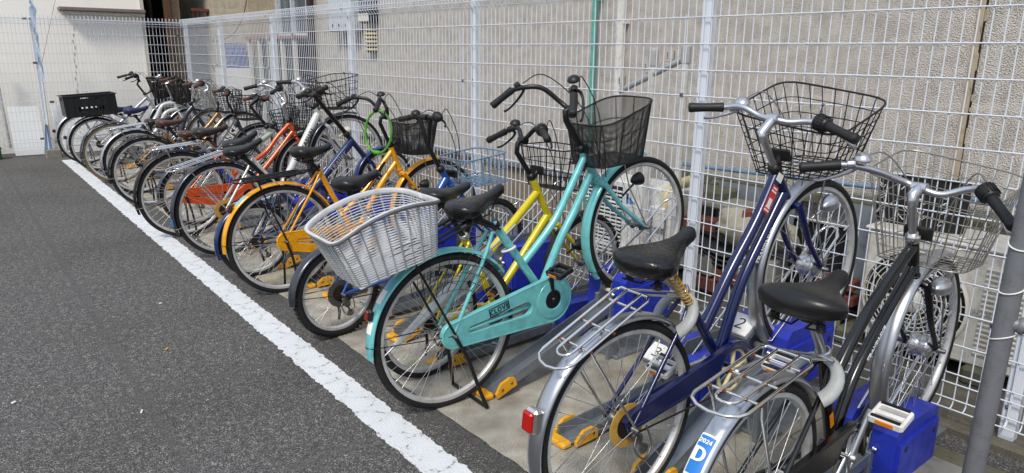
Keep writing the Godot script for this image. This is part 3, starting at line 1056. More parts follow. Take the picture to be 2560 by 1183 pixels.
func carrier(root: Node3D, H: Callable, d: Dictionary, R: float) -> void:
	var q: Array = d.carrier     # x rear, x front, y rear, y front, half width
	var mb := MB.new()
	var w: float = q[4]
	var r: float = d.get("carr", 0.005)
	var Y := func(x: float) -> float: return lerpf(q[2], q[3], (x - q[0]) / (q[1] - q[0]))
	var Pp := func(x: float, z: float) -> Vector3: return H.call(Vector2(x, Y.call(x)), z)
	var lp := []
	for a in 7:
		var g := PI / 2 + PI * a / 6.0
		lp.append(Pp.call(q[0] + 0.05 + cos(g) * 0.05, sin(g) * w))
	lp.append(Pp.call(q[1] - 0.02, -w)); lp.append(Pp.call(q[1], -w * 0.8)); lp.append(Pp.call(q[1], w * 0.8)); lp.append(Pp.call(q[1] - 0.02, w))
	mb.tube(lp, r, 8, true)
	lp = [Pp.call(q[1], w * 0.42)]
	for a in 7:
		var g := PI / 2 + PI * a / 6.0
		lp.append(Pp.call(q[0] + 0.085 + cos(g) * 0.03, sin(g) * w * 0.42))
	lp.append(Pp.call(q[1], -w * 0.42))
	mb.tube(lp, r * 0.9, 8)
	for f in [0.3, 0.55, 0.85]:
		var x: float = lerpf(q[0], q[1], f)
		mb.tube([Pp.call(x, -w) - Vector3(0, r * 1.5, 0), Pp.call(x, w) - Vector3(0, r * 1.5, 0)], r * 0.85, 7)
	var o := part(root, "carrier", mb, mats[d.get("carmat", "chrome")])
	var sy := MB.new()
	for s in [-1.0, 1.0]:
		var xx: float = lerpf(q[0], q[1], 0.3)
		sy.tube([Pp.call(xx, s * w) - Vector3(0, 0.006, 0), H.call(Vector2(xx + 0.01, Y.call(xx) - 0.05), s * 0.07), H.call(Vector2(0.0, 0.012), s * 0.07)], r * 0.9, 8)
		sy.tube([Pp.call(q[1], s * w * 0.5), H.call(d.st - (d.st - d.bb).normalized() * 0.03, s * 0.025)], r * 0.8, 7)
	part(o, "carrier_leg", sy, mats[d.get("carmat", "chrome")])
	if d.get("rusty", false):
		var rs := MB.new()
		for f in [0.3, 0.55, 0.85]:
			var x: float = lerpf(q[0], q[1], f)
			for z in [-0.95, -0.4, 0.4, 0.95]:
				rs.tube([Pp.call(x, z * w - 0.008) - Vector3(0, r * 1.5, 0), Pp.call(x, z * w + 0.008) - Vector3(0, r * 1.5, 0)], r * 0.98, 7)
		part(o, "rust_spot", rs, mats["rust"])

func bars_rise(c: Vector2, hw := 0.28, back := 0.22, up := 0.08) -> Array:
	var o := []
	for s in [-1.0, 1.0]:
		o.append([Vector3(c.x - 0.005, c.y + 0.03, s * 0.05), Vector3(c.x - 0.05, c.y + 0.105, s * 0.10), Vector3(c.x - 0.10, c.y + 0.125, s * 0.15), Vector3(c.x - 0.15, c.y + 0.115, s * (hw - 0.06)), Vector3(c.x - back, c.y + up, s * hw)])
	return o

# ---------------------------------------------------------------- the scene
func _ready() -> void:
	rng.seed = 7
	# camera
	var cam := Camera3D.new()
	cam.name = "camera"
	add_child(cam)
	cam.fov = rad_to_deg(2.0 * atan(591.5 / 1780.0))
	cam.position = Vector3(0, HC, 0)
	cam.basis = Basis(Vector3.UP, deg_to_rad(-38.5)) * Basis(Vector3.RIGHT, deg_to_rad(-14.5)) * Basis(Vector3.BACK, 0.011)
	cam.far = 400.0
	cam.near = 0.05
	cam.current = true
	# overcast sky
	var sky := ProceduralSkyMaterial.new()
	sky.sky_top_color = Color(0.80, 0.86, 0.95)
	sky.sky_horizon_color = Color(0.90, 0.92, 0.95)
	sky.sky_curve = 0.2
	sky.ground_bottom_color = Color(0.30, 0.29, 0.28)
	sky.ground_horizon_color = Color(0.5, 0.5, 0.5)
	sky.sky_energy_multiplier = 0.9
	var we := WorldEnvironment.new()
	we.name = "world_environment"
	var env := Environment.new()
	env.background_mode = Environment.BG_SKY
	env.sky = Sky.new()
	env.sky.sky_material = sky
	env.tonemap_mode = Environment.TONE_MAPPER_LINEAR
	env.tonemap_exposure = 1.45
	env.sdfgi_enabled = true
	env.ssao_enabled = true
	env.ssil_enabled = true
	we.environment = env
	add_child(we)
	var sun := DirectionalLight3D.new()
	sun.name = "sun"
	sun.light_energy = 0.6
	sun.light_color = Color(1.0, 0.97, 0.92)
	sun.light_angular_distance = 12.0
	sun.shadow_enabled = true
	sun.transform = Transform3D(Basis.IDENTITY, Vector3(0, 8, 0)).looking_at(Vector3(0, 8, 0) + Vector3(0.75, -1.0, -0.45), Vector3.FORWARD)
	add_child(sun)
	make_materials()
	setting()
	buildings()
	fences()
	behind_fence()
	racks()
	bikes()
	small_things()

func sheet(u0: float, u1: float, v0: float, v1: float, h: float, nu: int, nv: int, colour: Callable) -> ArrayMesh:
	var st := SurfaceTool.new()
	st.begin(Mesh.PRIMITIVE_TRIANGLES)
	for i in nu + 1:
		for j in nv + 1:
			var u := lerpf(u0, u1, float(i) / nu)
			var v := lerpf(v0, v1, float(j) / nv)
			st.set_normal(Vector3.UP)
			st.set_color(colour.call(u, v))
			st.add_vertex(P3(u, v, h))
	for i in nu:
		for j in nv:
			var a := i * (nv + 1) + j
			var b := a + 1
			var c := a + nv + 2
			var d := a + nv + 1
			for k in [a, c, b, a, d, c]: st.add_index(k)
	return st.commit()

func setting() -> void:
	var nz := FastNoiseLite.new()
	nz.seed = 3
	nz.frequency = 0.7
	nz.fractal_octaves = 4
	var far := MB.new()
	var g := 0.06
	var tone := func(u: float, v: float) -> Color:
		var k := 0.97 + 0.28 * nz.get_noise_2d(u * 1.0, v * 1.3)
		# a dusty pale band that runs across the lot
		var band := exp(-pow((u - 5.15 + 0.38 * (v - 0.6) + 0.25 * nz.get_noise_2d(u * 0.8, v * 2.0)) / 0.26, 2.0)) * smoothstep(1.3, 0.4, v)
		k += band * 0.75
		if v > 1.36: k *= 0.86
		return Color(k, k * 0.995, k * 0.98)
	struct("ground", sheet(-60, 80, -70, 60, -0.012, 4, 4, func(_u, _v): return Color(0.9, 0.9, 0.9)), mats["asphalt"])
	struct("asphalt_lot", sheet(-1, 13.5, -5, 3.05, 0.0, 150, 90, tone), mats["asphalt"])
	# pale concrete apron under the bicycles
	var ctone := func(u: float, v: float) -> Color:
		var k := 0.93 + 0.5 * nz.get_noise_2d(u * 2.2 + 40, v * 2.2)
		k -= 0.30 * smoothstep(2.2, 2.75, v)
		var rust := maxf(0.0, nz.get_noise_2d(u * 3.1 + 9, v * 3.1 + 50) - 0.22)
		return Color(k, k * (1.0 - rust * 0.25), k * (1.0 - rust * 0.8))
	var st := SurfaceTool.new()
	st.begin(Mesh.PRIMITIVE_TRIANGLES)
	var nu := 260
	var nv := 24
	for i in nu + 1:
		for j in nv + 1:
			var u := lerpf(1.15, 11.6, float(i) / nu)
			var v0 := 1.50 + 0.010 * nz.get_noise_1d(u * 9.0) + 0.012 * sin(u * 1.7)
			var v := lerpf(v0, 2.86, float(j) / nv)
			st.set_normal(Vector3.UP)
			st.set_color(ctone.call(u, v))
			st.add_vertex(P3(u, v, 0.004))
	for i in nu:
		for j in nv:
			var a := i * (nv + 1) + j
			for k in [a, a + nv + 2, a + 1, a, a + nv + 1, a + nv + 2]: st.add_index(k)
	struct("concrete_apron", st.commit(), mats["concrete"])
	# the worn white line
	st = SurfaceTool.new()
	st.begin(Mesh.PRIMITIVE_TRIANGLES)
	nu = 900
	for i in nu + 1:
		var u := lerpf(0.2, 11.42, float(i) / nu)
		var e0 := 1.188 + 0.012 * nz.get_noise_1d(u * 14.0) + 0.010 * nz.get_noise_1d(u * 40.0)
		var e1 := 1.335 + 0.012 * nz.get_noise_1d(u * 14.0 + 300) + 0.010 * nz.get_noise_1d(u * 40.0 + 300)
		for q in [[e0, 0.004], [e0 + 0.004, 0.006], [e1 - 0.004, 0.006], [e1, 0.004]]:
			st.set_normal(Vector3.UP)
			st.add_vertex(P3(u, q[0], q[1]))
	for i in nu:
		for j in 3:
			var a := i * 4 + j
			for k in [a, a + 5, a + 1, a, a + 4, a + 5]: st.add_index(k)
	struct("white_line", st.commit(), mats["roadpaint"])
	# footing of the fence and the strip behind it
	var kb := MB.new()
	kb.box(P3(6.0, 3.30, -0.08), Vector3(0.44, 0.21, 13.2), Basis.IDENTITY, 0.012)
	struct("fence_footing", kb, mats["concretedark"])
	struct("back_yard_ground", sheet(-1, 13, 3.5, 4.2, 0.005, 40, 8, func(u, v): var k := 0.75 + 0.4 * nz.get_noise_2d(u * 3, v * 3); return Color(k, k * 0.98, k * 0.92)), mats["concretedark"])
	# grey paving strip along the low end of the racks
	var pv := thing("paving_strip", "strip of grey concrete slabs under the blue weights at the right", "paving", P3(0, 0, 0))
	for k in 4:
		var mb := MB.new()
		mb.box(P3(0.55 + 0.305 * k, 2.64, 0.006), Vector3(0.30, 0.03, 0.30), Basis.IDENTITY, 0.004)
		part(pv, "slab", mb, mats["cement"])
	var ed := MB.new()
	ed.box(P3(0.95, 2.84, 0.0), Vector3(0.085, 0.05, 1.3), Basis.IDENTITY, 0.01)
	part(pv, "edging", ed, mats["moss"])

func wall(mb: MB, u0: float, u1: float, v0: float, v1: float, h0: float, h1: float) -> void:
	mb.box(P3((u0 + u1) * 0.5, (v0 + v1) * 0.5, (h0 + h1) * 0.5), Vector3(absf(v1 - v0), h1 - h0, absf(u1 - u0)))

func buildings() -> void:
	# grey stucco house along the right, behind the fence
	var b := thing("stucco_house", "grey house wall in rough stucco standing right behind the long fence", "building", P3(4.0, 4.15))
	var mb := MB.new()
	var o := Vector3.ZERO
	var L := P3(4.0, 4.15)
	wall(mb, -3.0, 9.52, 4.15, 4.45, 0.50, 4.6)
	var w := part(b, "wall", shift(mb, L), mats["stucco"])
	mb = MB.new()
	wall(mb, 3.2, 9.5, 4.165, 4.44, 0.0, 0.50)
	part(b, "plinth", shift(mb, L), mats["stuccobase"])
	mb = MB.new()
	wall(mb, -3.0, 3.2, 4.165, 4.44, 0.0, 0.50)
	part(b, "plinth", shift(mb, L), mats["acdark"])
	mb = MB.new()
	wall(mb, 5.2, 9.5, 4.115, 4.15, 0.47, 0.50)
	wall(mb, 3.3, 5.2, 4.105, 4.15, 0.47, 0.505)
	part(b, "ledge", shift(mb, L), mats["zinc"])
	mb = MB.new()
	wall(mb, 1.45, 1.475, 4.142, 4.15, 0.5, 4.6)
	wall(mb, 1.475, 1.485, 4.146, 4.15, 0.5, 4.6)
	for k in 60:
		mb.box(P3(1.45 + rng.randf_range(-0.012, 0.03), 4.145, rng.randf_range(0.75, 2.3)), Vector3(0.007, rng.randf_range(0.02, 0.09), rng.randf_range(0.006, 0.012)), Basis.IDENTITY, 0.003)
	part(b, "expansion_joint", shift(mb, L), mats["joint"])
	mb = MB.new()
	wall(mb, 1.441, 1.449, 4.144, 4.15, 0.5, 4.6)
	part(b, "joint_gap", shift(mb, L), mats["darkvoid"])
	mb = MB.new()
	mb.tube([P3(3.25, 4.09, 0.74), P3(-1.0, 4.09, 0.86)], 0.013, 10)
	part(b, "service_pipe", shift(mb, L), mats["bluepipe"])
	mb = MB.new()
	wall(mb, -1.0, 3.25, 4.06, 4.145, 0.64, 0.69)
	part(b, "ledge", shift(mb, L), mats["moss"])
	# meter box, corrugated hose on the wall
	var me := thing("meter_box", "pale meter box on the stucco wall above the fence", "utility box", P3(8.45, 4.15, 1.72))
	var q := P3(8.45, 4.15, 1.72)
	mb = MB.new()
	mb.box(P3(8.45, 4.06, 1.95), Vector3(0.17, 0.46, 0.62), Basis.IDENTITY, 0.02)
	part(me, "case", shift(mb, q), mats["sash"])
	mb = MB.new()
	for k in 3: mb.box(P3(8.28 + 0.17 * k, 3.973, 1.80), Vector3(0.006, 0.035, 0.02))
	part(me, "slot", shift(mb, q), mats["black"])
	me = thing("electric_meter", "black electric meter with beige corrugated duct below on the stucco wall", "meter", P3(7.87, 4.15, 1.48))
	q = P3(7.87, 4.15, 1.48)
	mb = MB.new()
	mb.box(P3(7.87, 4.08, 2.02), Vector3(0.13, 0.42, 0.26), Basis.IDENTITY, 0.02)
	part(me, "case", shift(mb, q), mats["blackplastic"])
	mb = MB.new()
	mb.box(P3(7.87, 4.01, 1.875), Vector3(0.02, 0.09, 0.25), Basis.IDENTITY, 0.006)
	part(me, "terminal_cover", shift(mb, q), mats["offwhite"])
	for k in 6:
		mb = MB.new()
		mb.box(P3(7.87, 4.10, 1.74 - 0.045 * k), Vector3(0.09, 0.026, 0.17), Basis.IDENTITY, 0.008)
		part(me, "duct_ring", shift(mb, q), mats["ivory"])
	mb = MB.new()
	mb.box(P3(7.87, 4.115, 1.62), Vector3(0.06, 0.28, 0.14))
	part(me, "duct_core", shift(mb, q), mats["acdark"])
	mb = MB.new()
	mb.tube([P3(4.13, 4.08, 0.0), P3(4.13, 4.08, 4.5)], 0.021, 14)
	for h in [0.9, 1.9, 2.9]: mb.box(P3(4.13, 4.11, h), Vector3(0.06, 0.02, 0.055))
	solo("green_pole", mb, mats["greenpipe"], "thin green pole standing against the stucco wall", "pole")
	mb = MB.new()
	mb.tube([P3(3.87, 4.10, 0.5), P3(3.87, 4.10, 4.5)], 0.033, 16)
	for h in [0.8, 1.73, 2.7]: mb.box(P3(3.87, 4.12, h), Vector3(0.06, 0.025, 0.09))
	solo("rain_pipe", mb, mats["greypipe"], "grey rain pipe on the stucco wall beside the green pole", "pipe")
	# cream house at the far end of the yard, with a window
	var c := thing("cream_house", "cream house behind the far end of the long fence with a window", "building", P3(12.6, 4.3))
	L = P3(12.6, 4.3)
	mb = MB.new()
	wall(mb, 9.54, 10.15, 4.3, 4.5, 0, 4.6)
	wall(mb, 10.15, 11.35, 4.3, 4.5, 0, 1.70)
	wall(mb, 10.15, 11.35, 4.3, 4.5, 2.9, 4.6)
	wall(mb, 11.35, 12.6, 4.3, 4.5, 0, 4.6)
	part(c, "wall", shift(mb, L), mats["stuccoshade"])  # window wall in shade, put into its colour
	mb = MB.new()
	wall(mb, 12.6, 14.6, 3.74, 4.5, 0, 4.6)
	part(c, "wall", shift(mb, L), mats["stuccowarm"])
	mb = MB.new()
	wall(mb, 14.6, 14.9, 3.2, 3.9, 0, 4.6)
	part(c, "wall", shift(mb, L), mats["stuccoshade"])
	var fr := MB.new()
	for u in [10.17, 10.74, 11.33]: fr.box(P3(u, 4.33, 2.3), Vector3(0.07, 1.2, 0.05))
	for h in [1.72, 2.88]: fr.box(P3(10.75, 4.33, h), Vector3(0.07, 0.05, 1.2))
	var wf := part(c, "window", shift(fr, L), mats["sash"])
	mb = MB.new()
	mb.box(P3(10.45, 4.35, 2.3), Vector3(0.006, 1.15, 0.53))
	part(wf, "pane", shift(mb, L), mats["glass"])
	mb = MB.new()
	mb.box(P3(11.04, 4.36, 2.3), Vector3(0.006, 1.15, 0.54))
	part(wf, "pane", shift(mb, L), mats["glass"])
	mb = MB.new()
	var rows := []
	for i in 2:
		var row := PackedVector3Array()
		for k in 41: row.append(P3(10.18 + 1.14 * k / 40.0, 4.42 + 0.018 * sin(k * 1.4), 1.7 + 1.2 * i))
		rows.append(row)
	mb.surf(rows)
	part(wf, "curtain", shift(mb, L), mats["curtain"])
	mb = MB.new()
	wall(mb, 10.1, 11.4, 4.48, 4.5, 1.65, 2.95)
	part(c, "room", shift(mb, L), mats["darkvoid"])
	# lower enclosure with a roof of its own, under the window
	mb = MB.new()
	wall(mb, 10.0, 12.0, 4.0, 4.3, 1.66, 1.70)
	var lr := part(c, "porch_roof", shift(mb, L), mats["rubberroof"])
	for k in 5:
		mb = MB.new()
		mb.box(P3(10.06 + 0.47 * k, 4.05, 0.83), Vector3(0.05, 1.66, 0.05))
		part(lr, "porch_post", shift(mb, L), mats["offwhite"])
	for k in 4:
		mb = MB.new()
		mb.box(P3(10.30 + 0.47 * k, 4.10, 1.25), Vector3(0.008, 0.75, 0.42))
		part(lr, "porch_pane", shift(mb, L), mats["glass"])
		mb = MB.new()
		mb.box(P3(10.30 + 0.47 * k, 4.10, 0.45), Vector3(0.012, 0.8, 0.42))
		part(lr, "porch_panel", shift(mb, L), mats["fenderdark"])
	mb = MB.new()
	wall(mb, 10.0, 12.0, 4.26, 4.29, 0.0, 1.6)
	part(lr, "porch_back", shift(mb, L), mats["darkvoid"])
	mb = MB.new()
	mb.tube([P3(9.53, 4.08, 0.0), P3(9.53, 4.08, 4.5)], 0.05, 14)
	for h in [1.0, 2.2]: mb.lathe([Vector2(0.05, -0.03), Vector2(0.058, -0.028), Vector2(0.058, 0.028), Vector2(0.05, 0.03)], P3(9.53, 4.08, h), Vector3.UP, 14)
	solo("brown_downpipe", mb, mats["brownpipe"], "dark brown downpipe at the corner between stucco and cream walls", "pipe")
	# pale house beyond the end fence, with a dark passage beside it
	var e := thing("pale_house", "pale plastered house wall filling the far left, with a projecting ledge", "building", P3(12.6, 0.0))
	L = P3(12.6, 0.0)
	mb = MB.new()
	wall(mb, 12.6, 18.0, -8.0, 2.69, 0, 5.0)
	part(e, "wall", shift(mb, L), mats["plaster"])
	mb = MB.new()
	mb.box(P3(12.49, 2.10, 2.045), Vector3(1.13, 0.05, 0.22), Basis.IDENTITY, 0.008)
	var ld := part(e, "ledge", shift(mb, L), mats["eave"])
	mb = MB.new()
	mb.box(P3(12.52, 2.12, 1.995), Vector3(1.09, 0.05, 0.16), Basis.IDENTITY, 0.008)
	part(ld, "ledge_board", shift(mb, L), mats["eavelight"])
	mb = MB.new()
	mb.box(P3(12.59, 2.66, 2.6), Vector3(0.05, 5.0, 0.02))
	part(e, "corner_trim", shift(mb, L), mats["eavelight"])
	mb = MB.new()
	for k in 14: mb.box(P3(12.596, 1.62 + 0.012 * sin(k * 2.1) + 0.006 * k, 0.6 + 0.09 * k), Vector3(0.008, 0.05, 0.006))
	part(e, "wall_crack", shift(mb, L), mats["inkgrey"])
	var pg := thing("dark_passage", "passage between the pale house and the cream house, darkened by an added roof and lining", "passage", P3(14.0, 3.0))
	L = P3(14.0, 3.0)
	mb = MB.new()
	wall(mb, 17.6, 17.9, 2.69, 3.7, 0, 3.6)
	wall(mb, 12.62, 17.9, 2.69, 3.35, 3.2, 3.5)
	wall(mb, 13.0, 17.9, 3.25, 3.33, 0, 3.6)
	part(pg, "lining", shift(mb, L), mats["darkvoid"])  # added roof and near-black lining stand in for the deep shade
	mb = MB.new()
	mb.box(P3(12.75, 3.06, 1.7), Vector3(0.10, 3.4, 0.10), Basis.IDENTITY, 0.006)
	part(pg, "post", shift(mb, L), mats["wood"])
	mb = MB.new()
	mb.box(P3(12.85, 3.20, 1.7), Vector3(0.13, 3.4, 0.10), Basis.IDENTITY, 0.006)
	part(pg, "post", shift(mb, L), mats["tanpost"])

func shift(mb: MB, o: Vector3) -> MB:
	for k in mb.v.size(): mb.v[k] -= o
	return mb

func panel_mesh(len_: float) -> ArrayMesh:
	var key := "panel%.3f" % len_
	if cache.has(key): return cache[key]
	var mb := MB.new()
	# runs along +x, the bends lean towards +z
	var r := 0.003
	var nvert := int(round(len_ / 0.0488))
	for k in nvert + 1:
		var x := len_ * k / nvert
		var p := [Vector3(x, 0.092, 0.030), Vector3(x, 0.094, 0.014), Vector3(x, 0.106, 0.003), Vector3(x, 0.13, 0.0), Vector3(x, 0.5, 0), Vector3(x, 1.0, 0), Vector3(x, 1.80, 0), Vector3(x, 1.815, 0.003), Vector3(x, 1.835, 0.02), Vector3(x, 1.85, 0.03), Vector3(x, 1.875, 0.033), Vector3(x, 1.91, 0.03), Vector3(x, 1.93, 0.018), Vector3(x, 1.938, 0.0), Vector3(x, 1.93, -0.018), Vector3(x, 1.91, -0.028), Vector3(x, 1.87, -0.028)]
		mb.tube(p, r, 5)
	for q in [[0.092, 0.033], [0.125, 0.006], [0.193, 0.006], [0.236, 0.006], [1.815, 0.009], [1.85, 0.0366], [1.885, 0.0395], [1.88, -0.0345]]:
		mb.tube([Vector3(0, q[0], q[1]), Vector3(len_, q[0], q[1])], 0.0032, 6)
	for k in 11:
		var h := 0.36 + 0.1326 * k
		mb.tube([Vector3(0, h, 0.006), Vector3(len_, h, 0.006)], 0.0032, 6)
	cache[key] = mb.mesh()
	return cache[key]

func fences() -> void:
	var us := [-1.3, 0.77, 2.37, 4.43, 6.46, 8.48, 10.46, 12.2]
	var V := 3.12
	var f := thing("mesh_fence", "long white welded mesh fence with square posts behind the bicycles", "fence", P3(0, V))
	for k in us.size():
		var mb := MB.new()
		mb.box(Vector3(0.045, 0.935, -us[k]), Vector3(0.055, 1.87 if k < 7 else 1.93, 0.055), Basis.IDENTITY, 0.004)
		var p := part(f, "post", mb, mats["whitefence"])
		for h in [0.16, 1.30, 1.80]:
			var bo := MB.new()
			bo.lathe([Vector2(0.0, 0.008), Vector2(0.006, 0.006), Vector2(0.008, 0.0)], Vector3(0.0175, h, -us[k] - 0.012), Vector3(-1, 0, 0), 8)
			part(p, "bolt", bo, mats["spokedark"])
	for k in us.size() - 1:
		var o := part(f, "mesh_panel", panel_mesh(us[k + 1] - us[k] - 0.004), mats["whitefence"])
		# +x of the panel runs along u, +z towards the bicycles
		o.transform = Transform3D(Basis(Vector3(0, 0, -1), Vector3(0, 1, 0), Vector3(-1, 0, 0)), Vector3(0.002, 0, -us[k] - 0.002))
		o.basis = Basis(Vector3(0, 0, -1), Vector3(0, 1, 0), Vector3(-1, 0, 0))
		if k < us.size() - 2:
			for h in [1.29, 0.48, 1.88]:
				var cl := MB.new()
				cl.box(Vector3(-0.004, h, -us[k + 1] - 0.105), Vector3(0.012, 0.02, 0.022), Basis.IDENTITY, 0.003)
				part(f, "joint_clip", cl, mats["spokedark"])
			var dj := MB.new()
			dj.tube([Vector3(0.0, 0.10, -us[k + 1] - 0.112), Vector3(0.0, 1.70, -us[k + 1] - 0.112)], 0.0029, 5)
			part(f, "joint_wire", dj, mats["whitefence"])
	var vs := [3.12, 1.15, -0.85, -2.85]
	f = thing("end_mesh_fence", "white welded mesh fence closing the far left end of the lot", "fence", P3(12.12, 3.12))
	for k in vs.size():
		if k == 0: continue
		var mb := MB.new()
		mb.box(Vector3(vs[k] - 3.12, 0.935, -0.05), Vector3(0.05, 1.87, 0.05), Basis.IDENTITY, 0.004)
		part(f, "post", mb, mats["whitefence"])
	for k in vs.size() - 1:
		var o := part(f, "mesh_panel", panel_mesh(vs[k] - vs[k + 1] - 0.004), mats["whitefence"])
		o.transform = Transform3D(Basis(Vector3(-1, 0, 0), Vector3(0, 1, 0), Vector3(0, 0, -1)), Vector3(vs[k] - 3.12 - 0.002, 0, 0))
		o.basis = Basis(Vector3(1, 0, 0), Vector3(0, 1, 0), Vector3(0, 0, 1))
		o.position.x = vs[k + 1] - 3.12 + 0.002
	for q in [[1.07, 1.88], [1.15, 1.88], [1.12, 1.29], [1.25, 0.75], [1.07, 0.24], [1.15, 0.24], [3.02, 1.7], [3.02, 1.29]]:
		var cl := MB.new()
		cl.box(Vector3(q[0] - 3.12, q[1], 0.014), Vector3(0.055, 0.03, 0.018), Basis.IDENTITY, 0.004)
		part(f, "joint_clip", cl, mats["spokedark"])

func behind_fence() -> void:
	# big outdoor unit
	var q := P3(1.10, 3.62, 0.10)
	var a := thing("air_conditioner", "large cream outdoor air conditioner with round fan grille behind the black bicycle", "air conditioner", q)
	var mb := MB.new()
	mb.box(Vector3(0.17, 0.27, -0.08), Vector3(0.32, 0.56, 0.90), Basis.IDENTITY, 0.012)
	part(a, "case", mb, mats["ac"])
	mb = MB.new()
	mb.box(Vector3(0.165, 0.558, -0.08), Vector3(0.35, 0.022, 0.93), Basis.IDENTITY, 0.008)
	part(a, "lid", mb, mats["ac"])
	mb = MB.new()
	var fc := Vector3(0.008, 0.24, -0.27)
	mb.lathe([Vector2(0.235, 0.0), Vector2(0.235, 0.004), Vector2(0.0, 0.004)], fc, Vector3(-1, 0, 0), 40)
	part(a, "fan_opening", mb, mats["acdark"])
	mb = MB.new()
	for k in 11:
		var r := 0.035 + 0.0205 * k
		var p := []
		for i in 40: p.append(fc + Vector3(-0.022 - 0.008 * (1.0 - pow(r / 0.24, 2.0)), cos(TAU * i / 40.0) * r, sin(TAU * i / 40.0) * r))
		mb.tube(p, 0.0032, 5, true)
	for k in 20:
		var w := TAU * k / 20.0
		mb.tube([fc + Vector3(-0.03, cos(w) * 0.05, sin(w) * 0.05), fc + Vector3(-0.02, cos(w + 0.5) * 0.242, sin(w + 0.5) * 0.242)], 0.0028, 4)
	mb.lathe([Vector2(0.055, 0.02), Vector2(0.055, 0.034), Vector2(0.0, 0.036)], fc, Vector3(-1, 0, 0), 20)
	mb.lathe([Vector2(0.236, 0.0), Vector2(0.252, 0.002), Vector2(0.25, 0.022), Vector2(0.238, 0.024)], fc, Vector3(-1, 0, 0), 40)
	part(a, "fan_grille", mb, mats["offwhite"])
	for k in 18:
		mb = MB.new()
		mb.box(Vector3(0.005, 0.06 + 0.024 * k, 0.17), Vector3(0.014, 0.011, 0.30), Basis(Vector3(0, 0, 1), 0.3), 0.002)
		part(a, "louvre", mb, mats["ac"])
	text(a, "lettering", "HITACHI", 0.022, Vector3(-0.006, 0.262, 0.06), Basis(Vector3(0, 0, 1), Vector3(0, 1, 0), Vector3(-1, 0, 0)), mats["inkgrey"], true, false, 1.3)
	for k in 2:
		mb = MB.new()
		mb.box(P3(1.05 + 0.62 * k, 3.77, 0.045), Vector3(0.34, 0.10, 0.13), Basis.IDENTITY, 0.02)
		solo("foot_block", mb, mats["moss"], ["mossy concrete block under the right end of the large air conditioner", "mossy concrete block under the left end of the large air conditioner"][k], "concrete block", "blocks under the air conditioner")
	# bag with white doodles lying on the unit
	mb = MB.new()
	var rows := []
	for i in 9:
		var f := i / 8.0
		var row := PackedVector3Array()
		for k in 24:
			var w := TAU * k / 24.0
			var sx := signf(cos(w)) * pow(absf(cos(w)), 0.5)
			var sz := signf(sin(w)) * pow(absf(sin(w)), 0.5)
			var bul := 0.75 + 0.25 * sin(PI * clampf(f, 0.06, 0.94))
			row.append(Vector3(sx * 0.06 * bul, f * 0.24 + 0.012 * sin(k * 1.7), -sz * 0.21 * (0.9 + 0.1 * bul)))
		rows.append(row)
	mb.surf(rows, true)
	var bag := thing("black_bag", "black bag with white doodles lying on the large air conditioner", "bag", P3(1.47, 3.80, 0.67))
	part(bag, "body", mb, mats["cloth"])
	mb = MB.new()
	for k in 16:
		var c := Vector3(-0.0635, 0.05 + 0.045 * (k % 4) + rng.randf_range(-0.01, 0.01), -0.16 + 0.1 * (k / 4) + rng.randf_range(-0.02, 0.02))
		var p := []
		for i in 7: p.append(c + Vector3(0, 0.014 * sin(i * 1.1 + k), 0.016 * cos(i * (0.8 + 0.1 * (k % 3)))))
		mb.tube(p, 0.0018, 4)
	part(bag, "doodle_print", mb, mats["inkwhite"])
	# small outdoor unit
	q = P3(3.42, 3.75, 0.02)
	a = thing("air_conditioner", "small white outdoor air conditioner behind the teal bicycle's front wheel", "air conditioner", q)
	mb = MB.new()
	mb.box(Vector3(0.16, 0.30, 0.0), Vector3(0.30, 0.58, 0.82), Basis.IDENTITY, 0.012)
	part(a, "case", mb, mats["white"])
	for k in 18:
		mb = MB.new()
		mb.box(Vector3(0.004, 0.04 + 0.028 * k, -0.21), Vector3(0.016, 0.012, 0.36), Basis.IDENTITY, 0.002)
		part(a, "louvre", mb, mats["white"])
	mb = MB.new()
	mb.box(Vector3(0.009, 0.29, -0.21), Vector3(0.004, 0.52, 0.37))
	part(a, "grille_opening", mb, mats["acdark"])
	mb = MB.new()
	mb.box(Vector3(0.0, 0.40, 0.33), Vector3(0.08, 0.15, 0.12), Basis.IDENTITY, 0.01)
	part(a, "pipe_cover", mb, mats["white"])
	mb = MB.new()
	mb.tube(catmull([Vector3(0.0, 0.47, 0.36), Vector3(0.03, 0.58, 0.36), Vector3(0.15, 0.62, 0.36), Vector3(0.33, 0.64, 0.36)], 4), 0.033, 10)
	part(a, "insulated_pipe", mb, mats["ivory"])
	mb = MB.new()
	mb.prism(PackedVector2Array([Vector2(0, 0), Vector2(0.075, 0.01), Vector2(0.035, 0.045), Vector2(0.02, 0.075), Vector2(-0.005, 0.075)]), 0, 0.002, Transform3D(Basis(Vector3(0, 0, 1), Vector3(0, 1, 0), Vector3(-1, 0, 0)), Vector3(0.0085, 0.44, 0.01)))
	part(a, "logo", mb, mats["inkblue"])
	mb = MB.new()
	mb.prism(PackedVector2Array([Vector2(0, 0), Vector2(0.04, 0.005), Vector2(0.0, 0.04)]), 0, 0.002, Transform3D(Basis(Vector3(0, 0, 1), Vector3(0, 1, 0), Vector3(-1, 0, 0)), Vector3(0.006, 0.475, 0.015)))
	part(a, "logo", mb, mats["ink"])
	mb = MB.new()
	mb.box(Vector3(0.007, 0.425, 0.18), Vector3(0.003, 0.016, 0.05))
	part(a, "rating_plate", mb, mats["inkgrey"])
